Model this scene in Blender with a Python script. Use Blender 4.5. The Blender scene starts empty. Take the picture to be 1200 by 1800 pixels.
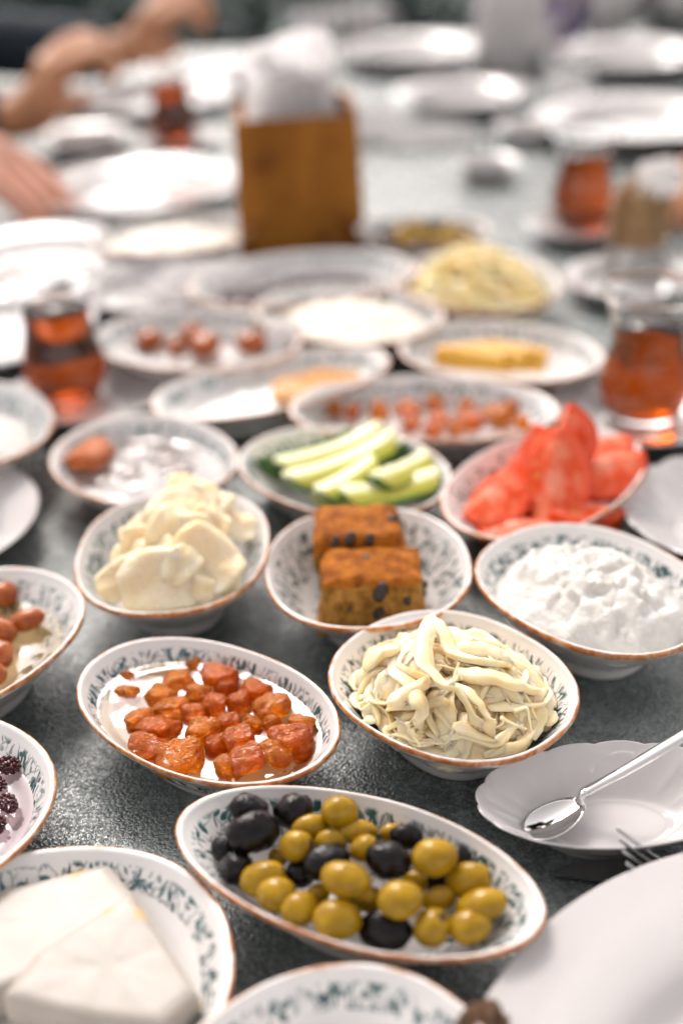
import bpy, math, random
from mathutils import Vector, Matrix, Euler, noise
random.seed(7)
R_ = math.radians
S = bpy.context.scene
COL = S.collection

# ------------------------------------------------------------------ camera
T = 0.75                      # table top height
FPX, CAMH = 2150.0, 0.3556    # focal length in photo pixels, camera height above the table
PITCH, ROLL = math.atan(1250 / FPX), -0.05
fw = Vector((0, math.cos(PITCH), -math.sin(PITCH)))
rt = Vector((1, 0, 0)); up = rt.cross(fw)
cR = rt * math.cos(ROLL) + up * math.sin(ROLL)
cU = up * math.cos(ROLL) - rt * math.sin(ROLL)
CAM = Vector((0, 0, T + CAMH))
cam = bpy.data.objects.new('camera', bpy.data.cameras.new('camera'))
COL.objects.link(cam)
m = Matrix.Identity(4)
for i in range(3):
    m[i][0], m[i][1], m[i][2], m[i][3] = cR[i], cU[i], -fw[i], CAM[i]
cam.matrix_world = m
cd = cam.data
cd.sensor_fit = 'HORIZONTAL'; cd.sensor_width = 24.0; cd.lens = 24.0 * FPX / 1200.0
cd.clip_start = 0.02; cd.clip_end = 500
cd.dof.use_dof = True; cd.dof.focus_distance = 0.495; cd.dof.aperture_fstop = 2.9
cd.dof.aperture_blades = 0
S.camera = cam

# ------------------------------------------------------------------ sky, sun, exposure
SUN_EL, SUN_AZ = 46.0, -14.0       # sun behind the table, a little to the left
w = bpy.data.worlds.new('World'); S.world = w; w.use_nodes = True
nt = w.node_tree; bg = nt.nodes['Background']
sky = nt.nodes.new('ShaderNodeTexSky'); sky.sky_type = 'NISHITA'; sky.sun_disc = False
sky.sun_elevation = R_(SUN_EL); sky.sun_rotation = R_(SUN_AZ)
sky.air_density = 1.0; sky.dust_density = 4.0; sky.ozone_density = 1.0
hs = nt.nodes.new('ShaderNodeHueSaturation'); hs.inputs['Saturation'].default_value = 0.10
nt.links.new(sky.outputs[0], hs.inputs['Color'])
tn = nt.nodes.new('ShaderNodeMix'); tn.data_type = 'RGBA'; tn.blend_type = 'MULTIPLY'; tn.inputs[0].default_value = 1.0
tn.inputs[7].default_value = (1.05, 0.985, 0.955, 1)          # overcast white balance
nt.links.new(hs.outputs[0], tn.inputs[6]); nt.links.new(tn.outputs[2], bg.inputs['Color'])
bg.inputs['Strength'].default_value = 0.15
sun = bpy.data.lights.new('sun', 'SUN'); sun.energy = 0.78; sun.angle = R_(17); sun.color = (1.0, 0.90, 0.84)
so = bpy.data.objects.new('sun', sun); COL.objects.link(so)
az = R_(SUN_AZ)
sd = Vector((math.sin(az) * math.cos(R_(SUN_EL)), math.cos(az) * math.cos(R_(SUN_EL)), math.sin(R_(SUN_EL))))
so.rotation_euler = (-sd).to_track_quat('-Z', 'Y').to_euler()
S.view_settings.view_transform = 'Standard'; S.view_settings.look = 'None'
S.view_settings.exposure = 1.02; S.view_settings.gamma = 1.0
S.view_settings.use_curve_mapping = False
S.render.engine = 'CYCLES'
S.cycles.use_denoising = True; S.cycles.use_adaptive_sampling = True; S.cycles.adaptive_threshold = 0.04
S.cycles.max_bounces = 10; S.cycles.transmission_bounces = 10; S.cycles.transparent_max_bounces = 12
S.cycles.sample_clamp_indirect = 6.0

# ------------------------------------------------------------------ helpers
def P(x, y, z=0.0):
    """point of the table scene seen at photo pixel x,y, at height z above the table top"""
    d = fw + cR * ((x - 600) / FPX) - cU * ((y - 900) / FPX)
    t = (z - CAMH) / d.z
    return CAM + d * t

def mesh(name, v, f, mats=None, smooth=True, fm=None):
    me = bpy.data.meshes.new(name); me.from_pydata([tuple(p) for p in v], [], f)
    for k in (mats or []): me.materials.append(k)
    if smooth: me.polygons.foreach_set('use_smooth', [True] * len(me.polygons))
    if fm: me.polygons.foreach_set('material_index', fm)
    me.update(); return me

def link(name, me, parent=None, loc=None, rot=None, scale=None):
    o = bpy.data.objects.new(name, me); COL.objects.link(o)
    if parent is not None: o.parent = parent
    if loc is not None: o.location = loc
    if rot is not None: o.rotation_euler = rot
    if scale is not None: o.scale = scale
    return o

def tag(o, label, cat, group=None):
    o['label'] = label; o['category'] = cat
    if group: o['group'] = group
    return o

def empty(name, loc, rz=0.0):
    o = bpy.data.objects.new(name, None); COL.objects.link(o)
    o.location = loc; o.rotation_euler = (0, 0, rz); o.empty_display_size = 0.02
    return o

def catmull(pts, n):
    out = []
    q = [Vector(p) for p in pts]
    for i in range(len(q) - 1):
        a = q[max(i - 1, 0)]; b = q[i]; c = q[i + 1]; d = q[min(i + 2, len(q) - 1)]
        for k in range(n):
            t = k / n
            out.append(0.5 * ((2 * b) + (c - a) * t + (2 * a - 5 * b + 4 * c - d) * t * t + (3 * b - a - 3 * c + d) * t ** 3))
    out.append(q[-1]); return out

def tube(path, wid, thk, twist=0.0, ns=8, up0=Vector((0, 0, 1))):
    """elliptic tube along a path; wid / thk are functions of t (half sizes)"""
    v, f = [], []; n = len(path)
    for i, p in enumerate(path):
        t = i / (n - 1)
        d = (path[min(i + 1, n - 1)] - path[max(i - 1, 0)]).normalized()
        s = d.cross(up0)
        if s.length < 1e-4: s = d.cross(Vector((1, 0, 0)))
        s.normalize(); u = s.cross(d)
        a0 = twist * t
        s2 = s * math.cos(a0) + u * math.sin(a0); u2 = u * math.cos(a0) - s * math.sin(a0)
        for k in range(ns):
            a = 2 * math.pi * k / ns
            v.append(p + s2 * math.cos(a) * wid(t) + u2 * math.sin(a) * thk(t))
    for i in range(n - 1):
        for k in range(ns):
            b = i * ns; k2 = (k + 1) % ns
            f.append((b + k, b + k2, b + ns + k2, b + ns + k))
    f.append(tuple(reversed(range(ns)))); f.append(tuple(range((n - 1) * ns, n * ns)))
    return v, f

def revolve(prof, seg=64, shape=None):
    """rings of (r,z); r==0 closes with a point. shape(a) -> (x,y) unit outline"""
    v, f = [], []; idx = []
    for r, z in prof:
        if r < 1e-6: idx.append([len(v)]); v.append((0, 0, z))
        else:
            idx.append(list(range(len(v), len(v) + seg)))
            for k in range(seg):
                a = 2 * math.pi * k / seg
                x, y = shape(a) if shape else (math.cos(a), math.sin(a))
                v.append((x * r, y * r, z))
    for A, B in zip(idx[:-1], idx[1:]):
        for k in range(seg):
            k2 = (k + 1) % seg
            if len(A) == 1 and len(B) == 1: continue
            if len(A) == 1: f.append((A[0], B[k2], B[k]))
            elif len(B) == 1: f.append((A[k], A[k2], B[0]))
            else: f.append((A[k], A[k2], B[k2], B[k]))
    return v, f, idx

def box(sx, sy, sz, z0=0.0):
    x, y = sx / 2, sy / 2
    v = [(-x, -y, z0), (x, -y, z0), (x, y, z0), (-x, y, z0), (-x, -y, z0 + sz), (x, -y, z0 + sz), (x, y, z0 + sz), (-x, y, z0 + sz)]
    f = [(0, 3, 2, 1), (4, 5, 6, 7), (0, 1, 5, 4), (1, 2, 6, 5), (2, 3, 7, 6), (3, 0, 4, 7)]
    return v, f

def merge(*vf):
    v, f = [], []
    for a, b in vf:
        o = len(v); v += list(a); f += [tuple(i + o for i in q) for q in b]
    return v, f

def ico(sub):
    import bmesh
    bm = bmesh.new(); bmesh.ops.create_icosphere(bm, subdivisions=sub, radius=1.0)
    v = [p.co.copy() for p in bm.verts]; f = [tuple(q.index for q in p.verts) for p in bm.faces]
    bm.free(); return v, f
ICO3, ICO4 = ico(3), ico(4)

def fbm(p, o=4):
    return noise.fractal(p, 1.0, 2.0, o)

# ------------------------------------------------------------------ materials
class N:
    def __init__(s, name):
        s.m = bpy.data.materials.new(name); s.m.use_nodes = True
        s.t = s.m.node_tree; s.b = s.t.nodes['Principled BSDF']; s.out = s.t.nodes['Material Output']
    def n(s, typ, **kw):
        q = s.t.nodes.new(typ)
        for k, val in kw.items():
            if k.startswith('i_'):
                key = k[2:]; key = int(key) if key.isdigit() else key.replace('_', ' ')
                s.put(q.inputs[key], val)
            else: setattr(q, k, val)
        return q
    def put(s, sock, val):
        if isinstance(val, bpy.types.NodeSocket): s.t.links.new(val, sock)
        else: sock.default_value = val
    def set(s, **kw):
        for k, val in kw.items(): s.put(s.b.inputs[k.replace('_', ' ')], val)
    def math(s, op, a, b=0.0, c=None, clamp=False):
        q = s.n('ShaderNodeMath', operation=op, use_clamp=clamp); s.put(q.inputs[0], a); s.put(q.inputs[1], b)
        if c is not None: s.put(q.inputs[2], c)
        return q.outputs[0]
    def mix(s, fac, a, b):
        q = s.n('ShaderNodeMix', data_type='RGBA'); s.put(q.inputs[0], fac); s.put(q.inputs[6], a); s.put(q.inputs[7], b)
        return q.outputs[2]
    def ss(s, x, lo, hi, a=0.0, b=1.0):
        q = s.n('ShaderNodeMapRange', interpolation_type='SMOOTHSTEP'); s.put(q.inputs[0], x)
        for i, val in enumerate((lo, hi, a, b)): s.put(q.inputs[i + 1], val)
        return q.outputs[0]
    def coord(s, which='Object'): return s.n('ShaderNodeTexCoord').outputs[which]
    def noise(s, scale, detail=3.0, rough=0.55, vec=None, dist=0.0):
        q = s.n('ShaderNodeTexNoise'); s.put(q.inputs['Vector'], vec if vec is not None else s.coord())
        s.put(q.inputs['Scale'], scale); s.put(q.inputs['Detail'], detail); s.put(q.inputs['Roughness'], rough); s.put(q.inputs['Distortion'], dist)
        return q.outputs[0]
    def bump(s, h, strength=0.3, dist=0.001):
        q = s.n('ShaderNodeBump'); s.put(q.inputs['Height'], h); q.inputs['Strength'].default_value = strength; q.inputs['Distance'].default_value = dist
        s.t.links.new(q.outputs[0], s.b.inputs['Normal']); return q

def rgb(r, g, b): return (r, g, b, 1.0)

def simple(name, c1, c2=None, scale=60.0, rough=0.5, bump=0.0, bscale=None, bdist=0.001, **kw):
    k = N(name)
    if c2 is None: k.set(Base_Color=rgb(*c1))
    else: k.set(Base_Color=k.mix(k.ss(k.noise(scale, 4.0), 0.35, 0.65), rgb(*c1), rgb(*c2)))
    k.set(Roughness=rough, **kw)
    if bump: k.bump(k.noise(bscale or scale, 4.0), bump, bdist)
    return k.m

def make_dish_mat(name, seed, dens=1.0):
    k = N(name)
    zone = k.n('ShaderNodeAttribute', attribute_name='zone').outputs['Fac']
    co = k.coord()
    off = k.n('ShaderNodeVectorMath', operation='ADD'); k.put(off.inputs[0], co); off.inputs[1].default_value = (seed * 0.37, seed * 0.21, 0)
    wob = k.n('ShaderNodeTexNoise'); k.put(wob.inputs['Vector'], off.outputs[0]); wob.inputs['Scale'].default_value = 150
    wv = k.n('ShaderNodeVectorMath', operation='SCALE'); k.put(wv.inputs[0], wob.outputs['Color']); wv.inputs['Scale'].default_value = 0.004
    vec = k.n('ShaderNodeVectorMath', operation='ADD'); k.put(vec.inputs[0], off.outputs[0]); k.put(vec.inputs[1], wv.outputs[0])
    flat = k.n('ShaderNodeVectorMath', operation='MULTIPLY'); k.put(flat.inputs[0], vec.outputs[0]); flat.inputs[1].default_value = (1, 1, 0)
    V = flat.outputs[0]
    def motif(cell, kind, keep):
        sc = k.n('ShaderNodeVectorMath', operation='SCALE'); k.put(sc.inputs[0], V); sc.inputs['Scale'].default_value = 1.0 / cell
        vo = k.n('ShaderNodeTexVoronoi', voronoi_dimensions='2D'); k.put(vo.inputs['Vector'], sc.outputs[0]); vo.inputs['Scale'].default_value = 1.0
        sep = k.n('ShaderNodeSeparateColor'); k.put(sep.inputs[0], vo.outputs['Color'])
        df = k.n('ShaderNodeVectorMath', operation='SUBTRACT'); k.put(df.inputs[0], sc.outputs[0]); k.put(df.inputs[1], vo.outputs['Position'])
        ro = k.n('ShaderNodeVectorRotate', rotation_type='Z_AXIS'); k.put(ro.inputs['Vector'], df.outputs[0]); k.put(ro.inputs['Angle'], k.math('MULTIPLY', sep.outputs[0], 6.283))
        sx = k.n('ShaderNodeSeparateXYZ'); k.put(sx.inputs[0], ro.outputs[0])
        if kind == 'leaf':
            u = k.math('DIVIDE', sx.outputs[0], 0.46); vv = k.math('DIVIDE', k.math('ABSOLUTE', sx.outputs[1]), 0.17)
            d = k.math('ADD', vv, k.math('MULTIPLY', u, u))
        else:
            an = k.math('ARCTAN2', sx.outputs[1], sx.outputs[0])
            r = k.math('SQRT', k.math('ADD', k.math('MULTIPLY', sx.outputs[0], sx.outputs[0]), k.math('MULTIPLY', sx.outputs[1], sx.outputs[1])))
            d = k.math('DIVIDE', r, k.math('ADD', 0.20, k.math('MULTIPLY', 0.11, k.math('COSINE', k.math('MULTIPLY', an, 5.0)))))
        msk = k.ss(d, 0.8, 1.15, 1.0, 0.0)
        return k.math('MULTIPLY', msk, k.math('LESS_THAN', sep.outputs[1], keep))
    leaf = motif(0.0054, 'leaf', 0.95 * dens)
    leaf2 = motif(0.0034, 'leaf', 0.85 * dens)
    flow = motif(0.0100, 'flower', 0.5 * dens)
    vs = k.n('ShaderNodeTexVoronoi', voronoi_dimensions='2D', feature='DISTANCE_TO_EDGE'); k.put(vs.inputs['Vector'], V); vs.inputs['Scale'].default_value = 150.0
    vine = k.ss(vs.outputs['Distance'], 0.022, 0.075, 0.6, 0.0)
    vine = k.math('MULTIPLY', vine, k.ss(k.noise(90, 2.0, vec=V), 0.34, 0.48))
    pat = k.math('MAXIMUM', k.math('MAXIMUM', leaf, k.math('MULTIPLY', leaf2, 0.75)), k.math('MAXIMUM', flow, vine))
    fade = k.ss(k.noise(220, 3.0, vec=V), 0.28, 0.55, 0.5, 1.0)
    wall = k.math('MULTIPLY', k.ss(zone, 2.06, 2.12), k.ss(zone, 2.78, 2.9, 1.0, 0.0))
    pat = k.math('MULTIPLY', k.math('MULTIPLY', pat, fade), wall)
    ink = k.mix(k.ss(k.noise(120, 2.0, vec=V), 0.35, 0.65), rgb(0.012, 0.062, 0.066), rgb(0.060, 0.140, 0.148))
    glaze = k.mix(k.ss(k.noise(45, 3.0), 0.3, 0.7), rgb(0.69, 0.675, 0.66), rgb(0.74, 0.72, 0.705))
    c = k.mix(pat, glaze, ink)
    zz = k.math('ADD', zone, k.math('MULTIPLY', k.math('SUBTRACT', k.noise(70, 3.0), 0.5), 0.75))
    band = k.math('MULTIPLY', k.ss(zz, 1.0, 1.14), k.ss(zz, 1.52, 1.80, 1.0, 0.0))
    brown = k.mix(k.ss(k.noise(260, 4.0), 0.35, 0.7), rgb(0.36, 0.115, 0.022), rgb(0.60, 0.28, 0.11))
    band = k.math('MULTIPLY', band, k.ss(k.noise(110, 4.0), 0.25, 0.5, 0.45, 1.0))
    c = k.mix(band, c, brown)
    # dark speckle where the glaze is thin under the lip
    spk = k.math('MULTIPLY', k.ss(k.noise(900, 2.0), 0.70, 0.78), 0.5)
    c = k.mix(spk, c, rgb(0.35, 0.27, 0.2))
    k.set(Base_Color=c, Roughness=0.14, IOR=1.5)
    k.bump(k.noise(130, 3.0), 0.08, 0.0015)
    return k.m

DISH = [make_dish_mat('patterned_glaze', i, d) for i, d in enumerate((1.0, 1.15, 0.9, 1.0))]
WHITE = N('white_porcelain'); WHITE.set(Base_Color=rgb(0.54, 0.52, 0.515), Roughness=0.13, IOR=1.5, Coat_Weight=0.3, Coat_Roughness=0.04)
WHITE.bump(WHITE.noise(40, 2.0), 0.03, 0.001); WHITE = WHITE.m

def make_table_mat():
    k = N('dark_stone_laminate')
    co = k.coord()
    big = k.noise(9, 5.0, 0.6, co, 0.6); mid = k.noise(60, 5.0, 0.65, co); fine = k.noise(700, 2.0, 0.5, co)
    c = k.mix(k.ss(big, 0.36, 0.66), rgb(0.052, 0.072, 0.069), rgb(0.160, 0.185, 0.180))
    c = k.mix(k.math('MULTIPLY', k.ss(mid, 0.48, 0.72), 0.6), c, rgb(0.27, 0.325, 0.318))
    c = k.mix(k.math('MULTIPLY', k.ss(fine, 0.50, 0.68), 0.32), c, rgb(0.36, 0.39, 0.38))
    c = k.mix(k.math('MULTIPLY', k.ss(fine, 0.46, 0.34), 0.4), c, rgb(0.016, 0.032, 0.031))
    wob = k.n('ShaderNodeTexNoise'); k.put(wob.inputs['Vector'], co); wob.inputs['Scale'].default_value = 500; wob.inputs['Detail'].default_value = 1.0
    wv = k.n('ShaderNodeVectorMath', operation='SCALE'); k.put(wv.inputs[0], wob.outputs['Color']); wv.inputs['Scale'].default_value = 0.002
    vec = k.n('ShaderNodeVectorMath', operation='ADD'); k.put(vec.inputs[0], co); k.put(vec.inputs[1], wv.outputs[0])
    vo = k.n('ShaderNodeTexVoronoi', feature='F1'); k.put(vo.inputs['Vector'], vec.outputs[0]); vo.inputs['Scale'].default_value = 620
    h = k.math('ADD', k.math('MULTIPLY', vo.outputs['Distance'], -1.0), k.math('ADD', fine, k.math('MULTIPLY', mid, 0.8)))
    k.bump(h, 0.5, 0.0010)
    k.set(Base_Color=c, Roughness=k.ss(k.noise(22, 4.0, 0.6, co), 0.3, 0.7, 0.20, 0.34), IOR=1.7)
    return k.m
TABLE = make_table_mat()

def wet(name, c1, c2, scale=90.0, rough=0.06, sss=0.25, bump=0.35, bscale=260, bdist=0.0012, rad=(1.0, 0.35, 0.1), coat=0.25, trans=0.0, spec=0.3):
    k = N(name)
    k.set(Base_Color=k.mix(k.ss(k.noise(scale, 4.0), 0.35, 0.68), rgb(*c1), rgb(*c2)), Roughness=rough + 0.05, Coat_Weight=coat, Coat_Roughness=rough,
          Subsurface_Weight=sss, Subsurface_Scale=0.004, Subsurface_Radius=rad, Transmission_Weight=trans, Specular_IOR_Level=spec)
    if bump:
        bq = k.bump(k.noise(bscale, 3.0, 0.5, dist=0.8), bump, bdist); k.t.links.new(bq.outputs[0], k.b.inputs['Coat Normal'])
    return k.m

def syrup_mat(name, tint, rough=0.015, ior=1.47):
    k = N(name); k.t.nodes.remove(k.b)
    tr = k.n('ShaderNodeBsdfTransparent'); tr.inputs[0].default_value = rgb(*tint)
    gl = k.n('ShaderNodeBsdfGlossy'); gl.inputs['Roughness'].default_value = rough; gl.inputs[0].default_value = rgb(1, 1, 1)
    fr = k.n('ShaderNodeFresnel'); fr.inputs[0].default_value = ior
    bu = k.n('ShaderNodeBump'); bu.inputs['Strength'].default_value = 0.30; bu.inputs['Distance'].default_value = 0.001
    k.put(bu.inputs['Height'], k.noise(70, 2.0, 0.4, dist=0.5))
    k.t.links.new(bu.outputs[0], gl.inputs['Normal']); k.t.links.new(bu.outputs[0], fr.inputs['Normal'])
    mx = k.n('ShaderNodeMixShader'); k.put(mx.inputs[0], fr.outputs[0]); k.t.links.new(tr.outputs[0], mx.inputs[1]); k.t.links.new(gl.outputs[0], mx.inputs[2])
    k.t.links.new(mx.outputs[0], k.out.inputs[0]); return k.m

GLASS = N('clear_glass'); GLASS.set(Base_Color=rgb(0.97, 0.98, 0.98), Roughness=0.0, IOR=1.45, Transmission_Weight=1.0); GLASS = GLASS.m
TEA = N('black_tea'); TEA.set(Base_Color=rgb(0.50, 0.080, 0.0008), Roughness=0.0, IOR=1.33, Transmission_Weight=1.0); TEA = TEA.m
STEEL = simple('polished_steel', (0.62, 0.61, 0.60), rough=0.07, Metallic=1.0)
STEEL2 = simple('brushed_steel', (0.42, 0.42, 0.42), rough=0.22, Metallic=1.0, bump=0.05, bscale=500)

# ------------------------------------------------------------------ the setting: ground
k = N('terrace_paving'); co = k.coord()
k.set(Base_Color=k.mix(k.ss(k.noise(1.2, 5.0, 0.6, co), 0.3, 0.7), rgb(0.055, 0.085, 0.085), rgb(0.11, 0.15, 0.15)), Roughness=0.75)
GROUND = k.m
gv, gf = [], []
NG = 24
for i in range(NG + 1):
    for j in range(NG + 1): gv.append((-150 + 300 * i / NG, -150 + 300 * j / NG, 0))
for i in range(NG):
    for j in range(NG): a = i * (NG + 1) + j; gf.append((a, a + NG + 1, a + NG + 2, a + 1))
g = link('ground', mesh('ground', gv, gf, [GROUND])); g['kind'] = 'structure'

# ------------------------------------------------------------------ the table
TX0, TX1, TY0, TY1 = -0.60, 0.66, -0.15, 2.20
tb = empty('dining_table', ((TX0 + TX1) / 2, (TY0 + TY1) / 2, 0))
tag(tb, 'long dark grey green stone topped dining table under all the dishes', 'table')
def bevbox(sx, sy, sz, z0, b):
    v, f = [], []
    pr = [(0, -b), (b * .3, -b * .3), (b, 0)]
    rings = []
    for z, ins in ((z0, b), (z0 + b, 0), (z0 + sz - b, 0), (z0 + sz - b * .3, b * .3), (z0 + sz, b)):
        x, y = sx / 2 - ins, sy / 2 - ins
        rings.append([len(v) + i for i in range(4)]); v += [(-x, -y, z), (x, -y, z), (x, y, z), (-x, y, z)]
    for A, B in zip(rings[:-1], rings[1:]):
        for q in range(4): f.append((A[q], A[(q + 1) % 4], B[(q + 1) % 4], B[q]))
    f.append(tuple(reversed(rings[0]))); f.append(tuple(rings[-1])); return v, f
v, f = bevbox(TX1 - TX0, TY1 - TY0, 0.035, 0, 0.004)
# object-space origin of the top plate sits at the photo centre so the texture is fine enough
link('table_top', mesh('table_top', v, f, [TABLE], smooth=False), tb, (0, 0, T - 0.035))
DARKWOOD = simple('dark_stained_wood', (0.035, 0.028, 0.024), (0.07, 0.05, 0.04), 30, 0.5)
lv, lf = box(0.07, 0.07, T - 0.035)
lm = mesh('table_leg', lv, lf, [DARKWOOD], smooth=False)
for sx in (-0.52, 0.52):
    for sy in (-1.05, 0.0, 1.05): link('leg', lm, tb, (sx, sy, 0))

# ------------------------------------------------------------------ ceramics
def superellipse(A, B, n):
    def sh(a):
        c, s = math.cos(a), math.sin(a)
        r = (abs(c) ** n + abs(s) ** n) ** (-1.0 / n)
        return (A * c * r, B * s * r)
    return sh

def smooth_prof(pts, n=3):
    q = [Vector((a, b, c)) for a, b, c in pts]
    return [(max(p.x, 0.0), p.y, p.z) for p in catmull(q, n)]

DEEP = [(0, .004, .0), (.40, .004, .05), (.43, .0, .1), (.475, .0, .15), (.50, .08, .2), (.52, .20, .3), (.66, .40, .5), (.83, .66, .7), (.93, .82, .85),
        (.972, .885, .95), (.996, .93, 1.05), (1.0, .965, 1.3), (.992, .992, 1.5), (.976, 1.0, 1.7), (.957, .985, 1.9), (.935, .93, 2.02),
        (.86, .78, 2.2), (.74, .54, 2.45), (.60, .31, 2.7), (.46, .18, 2.85), (.25, .13, 2.95), (0, .125, 3.0)]
FLAT = [(0, .004, .0), (.46, .004, .05), (.49, .0, .1), (.54, .0, .15), (.565, .08, .2), (.60, .22, .3), (.72, .42, .5), (.85, .66, .7), (.94, .83, .85),
        (.975, .89, .95), (.996, .93, 1.05), (1.0, .965, 1.3), (.992, .992, 1.5), (.977, 1.0, 1.7), (.96, .985, 1.9), (.94, .93, 2.02),
        (.88, .76, 2.2), (.79, .52, 2.45), (.69, .31, 2.7), (.58, .20, 2.85), (.3, .165, 2.95), (0, .16, 3.0)]

def dish(name, label, cx, cy, A, B, ang, H, prof=DEEP, n=2.15, mi=0, group='patterned dishes with brown rims', seg=96):
    pr = smooth_prof(prof)
    v, f, idx = revolve([(r, z * H) for r, z, q in pr], seg, superellipse(A, B, n))
    # hand-made unevenness of rim
    vv = []
    zone = [0.0] * len(v)
    for (r, z, q), ring in zip(pr, idx):
        for i in ring: zone[i] = q
    for i, p in enumerate(v):
        p = Vector(p); a = math.atan2(p.y, p.x)
        dz = 0.0006 * math.sin(2 * a + cx * 90) * max(0, p.z / H) ** 2
        vv.append((p.x, p.y, p.z + dz))
    me = mesh(name, vv, f, [DISH[mi]])
    at = me.attributes.new('zone', 'FLOAT', 'POINT'); at.data.foreach_set('value', zone)
    o = link(name, me, None, (cx, cy, T), (0, 0, R_(ang)))
    o['dA'], o['dB'], o['dH'], o['dn'], o['deep'] = A, B, H, n, int(prof is DEEP)
    return tag(o, label, 'dish', group)

SAUCER = [(0, .10), (.40, .10), (.42, 0), (.47, 0), (.49, .12), (.70, .42), (.90, .80), (.985, .95), (1.0, .985), (.99, 1.0), (.975, .985), (.88, .83), (.70, .52), (.53, .27), (.45, .225), (.40, .215), (.2, .21), (0, .21)]
PLATE = [(0, .10), (.52, .10), (.54, 0), (.58, 0), (.60, .12), (.72, .52), (.86, .80), (.98, .95), (1.0, .975), (.995, 1.0), (.98, .99), (.85, .88), (.72, .66), (.66, .36), (.60, .26), (.3, .22), (0, .22)]
def saucer(name, label, cat, cx, cy, A, B, ang, H, prof, scallop=0, amp=0.0, group=None, seg=144):
    pr = [(p.x, p.y) for p in catmull([Vector((a, b, 0)) for a, b in prof], 3)]
    pr = [(max(r, 0), z * H) for r, z in pr]
    pr[0] = (0, pr[0][1]); pr[-1] = (0, pr[-1][1])
    v, f, idx = revolve(pr, seg, superellipse(A, B, 2))
    if scallop:
        vv = []
        for p in v:
            p = Vector(p); rho = math.hypot(p.x / A, p.y / B); a = math.atan2(p.y / B, p.x / A)
            wgt = max(0, (rho - .45) / .55) ** 1.3
            lob = abs(math.sin(scallop * a / 2)) ** .7 - .6
            s = 1 + amp * wgt * lob
            flute = .0011 * lob * max(0, min(1, (rho - .5) * 4)) * max(0, min(1, (1.02 - rho) * 6)) if p.z > H * .2 else 0
            vv.append((p.x * s, p.y * s, p.z + amp * .05 * wgt * lob - flute))
        v = vv
    o = link(name, mesh(name, v, f, [WHITE]), None, (cx, cy, T), (0, 0, R_(ang)))
    return tag(o, label, cat, group)

def floor_z(o, x, y):
    """inside height of a dish (above the table) under world point x,y"""
    prof = DEEP if o['deep'] else FLAT
    c, s = math.cos(o.rotation_euler.z), math.sin(o.rotation_euler.z); dx, dy = x - o.location.x, y - o.location.y
    u, v = abs(dx * c + dy * s) / o['dA'], abs(-dx * s + dy * c) / o['dB']; rho = (u ** o['dn'] + v ** o['dn']) ** (1 / o['dn'])
    ip = [q for q in prof if q[2] >= 1.9]
    for p, q in zip(ip[:-1], ip[1:]):
        if q[0] <= rho <= p[0]: return o['dH'] * (p[1] + (q[1] - p[1]) * (p[0] - rho) / (p[0] - q[0]))
    return o['dH'] * 1.2
D = {}
def mk(key, *a, **kw): D[key] = dish(*a, **kw)
mk('olive', 'oval_dish', 'boat shaped patterned dish full of green and black olives', -.0025, .3112, .0700, .0345, -25.6, .031, DEEP, 1.95, 0)
mk('jam', 'oval_dish', 'oval patterned dish of orange fruit jam in clear syrup', -.0613, .4054, .0630, .0405, -36.4, .030, FLAT, 2.1, 1)
mk('string', 'square_bowl', 'rounded patterned bowl heaped with pale string cheese', .0427, .4082, .0540, .0462, -46, .034, DEEP, 2.25, 2)
mk('cake', 'square_bowl', 'rounded patterned bowl with two squares of raisin cake', .0115, .5025, .0552, .0503, -87, .034, DEEP, 2.25, 3)
mk('butter', 'square_bowl', 'rounded patterned bowl with pale yellow butter slices', -.0850, .5239, .0582, .0482, 90, .036, DEEP, 2.35, 0)
mk('curd', 'square_bowl', 'rounded patterned bowl filled with white curd cheese', .1149, .4721, .0586, .0468, -54, .036, DEEP, 2.25, 1)
mk('tomato', 'oval_dish', 'oval patterned dish holding red tomato wedges', .1127, .5862, .0715, .0458, 47.5, .030, DEEP, 2.1, 2)
mk('cucumber', 'oval_dish', 'oval patterned dish holding peeled and sliced cucumber spears', .0021, .6104, .0652, .0486, -38, .030, FLAT, 2.1, 3)
mk('clear', 'oval_dish', 'patterned dish of pale syrup with one orange brown fruit piece at its edge', -.1141, .6383, .0607, .0509, -50, .029, FLAT, 2.15, 1)
mk('kumquat', 'square_bowl', 'patterned bowl of brown glossy whole fruits in syrup at the left edge', -.1776, .4560, .0616, .0504, 53, .035, DEEP, 2.2, 2)
mk('berry', 'oval_dish', 'patterned dish of dark berry jam cut off by the left edge', -.1803, .3579, .0654, .0547, -17, .030, FLAT, 2.1, 0)
mk('feta', 'oval_dish', 'patterned plate carrying two white cheese slabs in the near left corner', -.1124, .2712, .0698, .0602, 10.5, .026, FLAT, 2.2, 3)
mk('near', 'oval_dish', 'patterned dish at the bottom edge with a creamy white spread', -.0158, .2139, .0600, .0500, 42, .030, FLAT, 2.15, 1)
mk('pepper', 'long_dish', 'long patterned dish of red orange preserve pieces behind the cucumbers', .0535, .6886, .0844, .0476, -9.6, .028, FLAT, 2.1, 0)
mk('honey', 'long_dish', 'long patterned dish with a block of honeycomb and white cream', -.0403, .7405, .0838, .0431, 24.9, .028, FLAT, 2.1, 2)
mk('cheddar', 'oval_dish', 'patterned dish of yellow cheese sticks left of the nearest tea glass', .1131, .7730, .0709, .0519, -25.4, .028, FLAT, 2.1, 3)
mk('fig', 'oval_dish', 'patterned dish with a few round brown fruits in syrup', -.0973, .8225, .0779, .0576, -21.8, .028, FLAT, 2.1, 1)
mk('cream', 'oval_dish', 'patterned dish piled flat with cream coloured soft cheese', .0119, .8598, .0748, .0577, -33, .028, FLAT, 2.15, 2)
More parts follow.
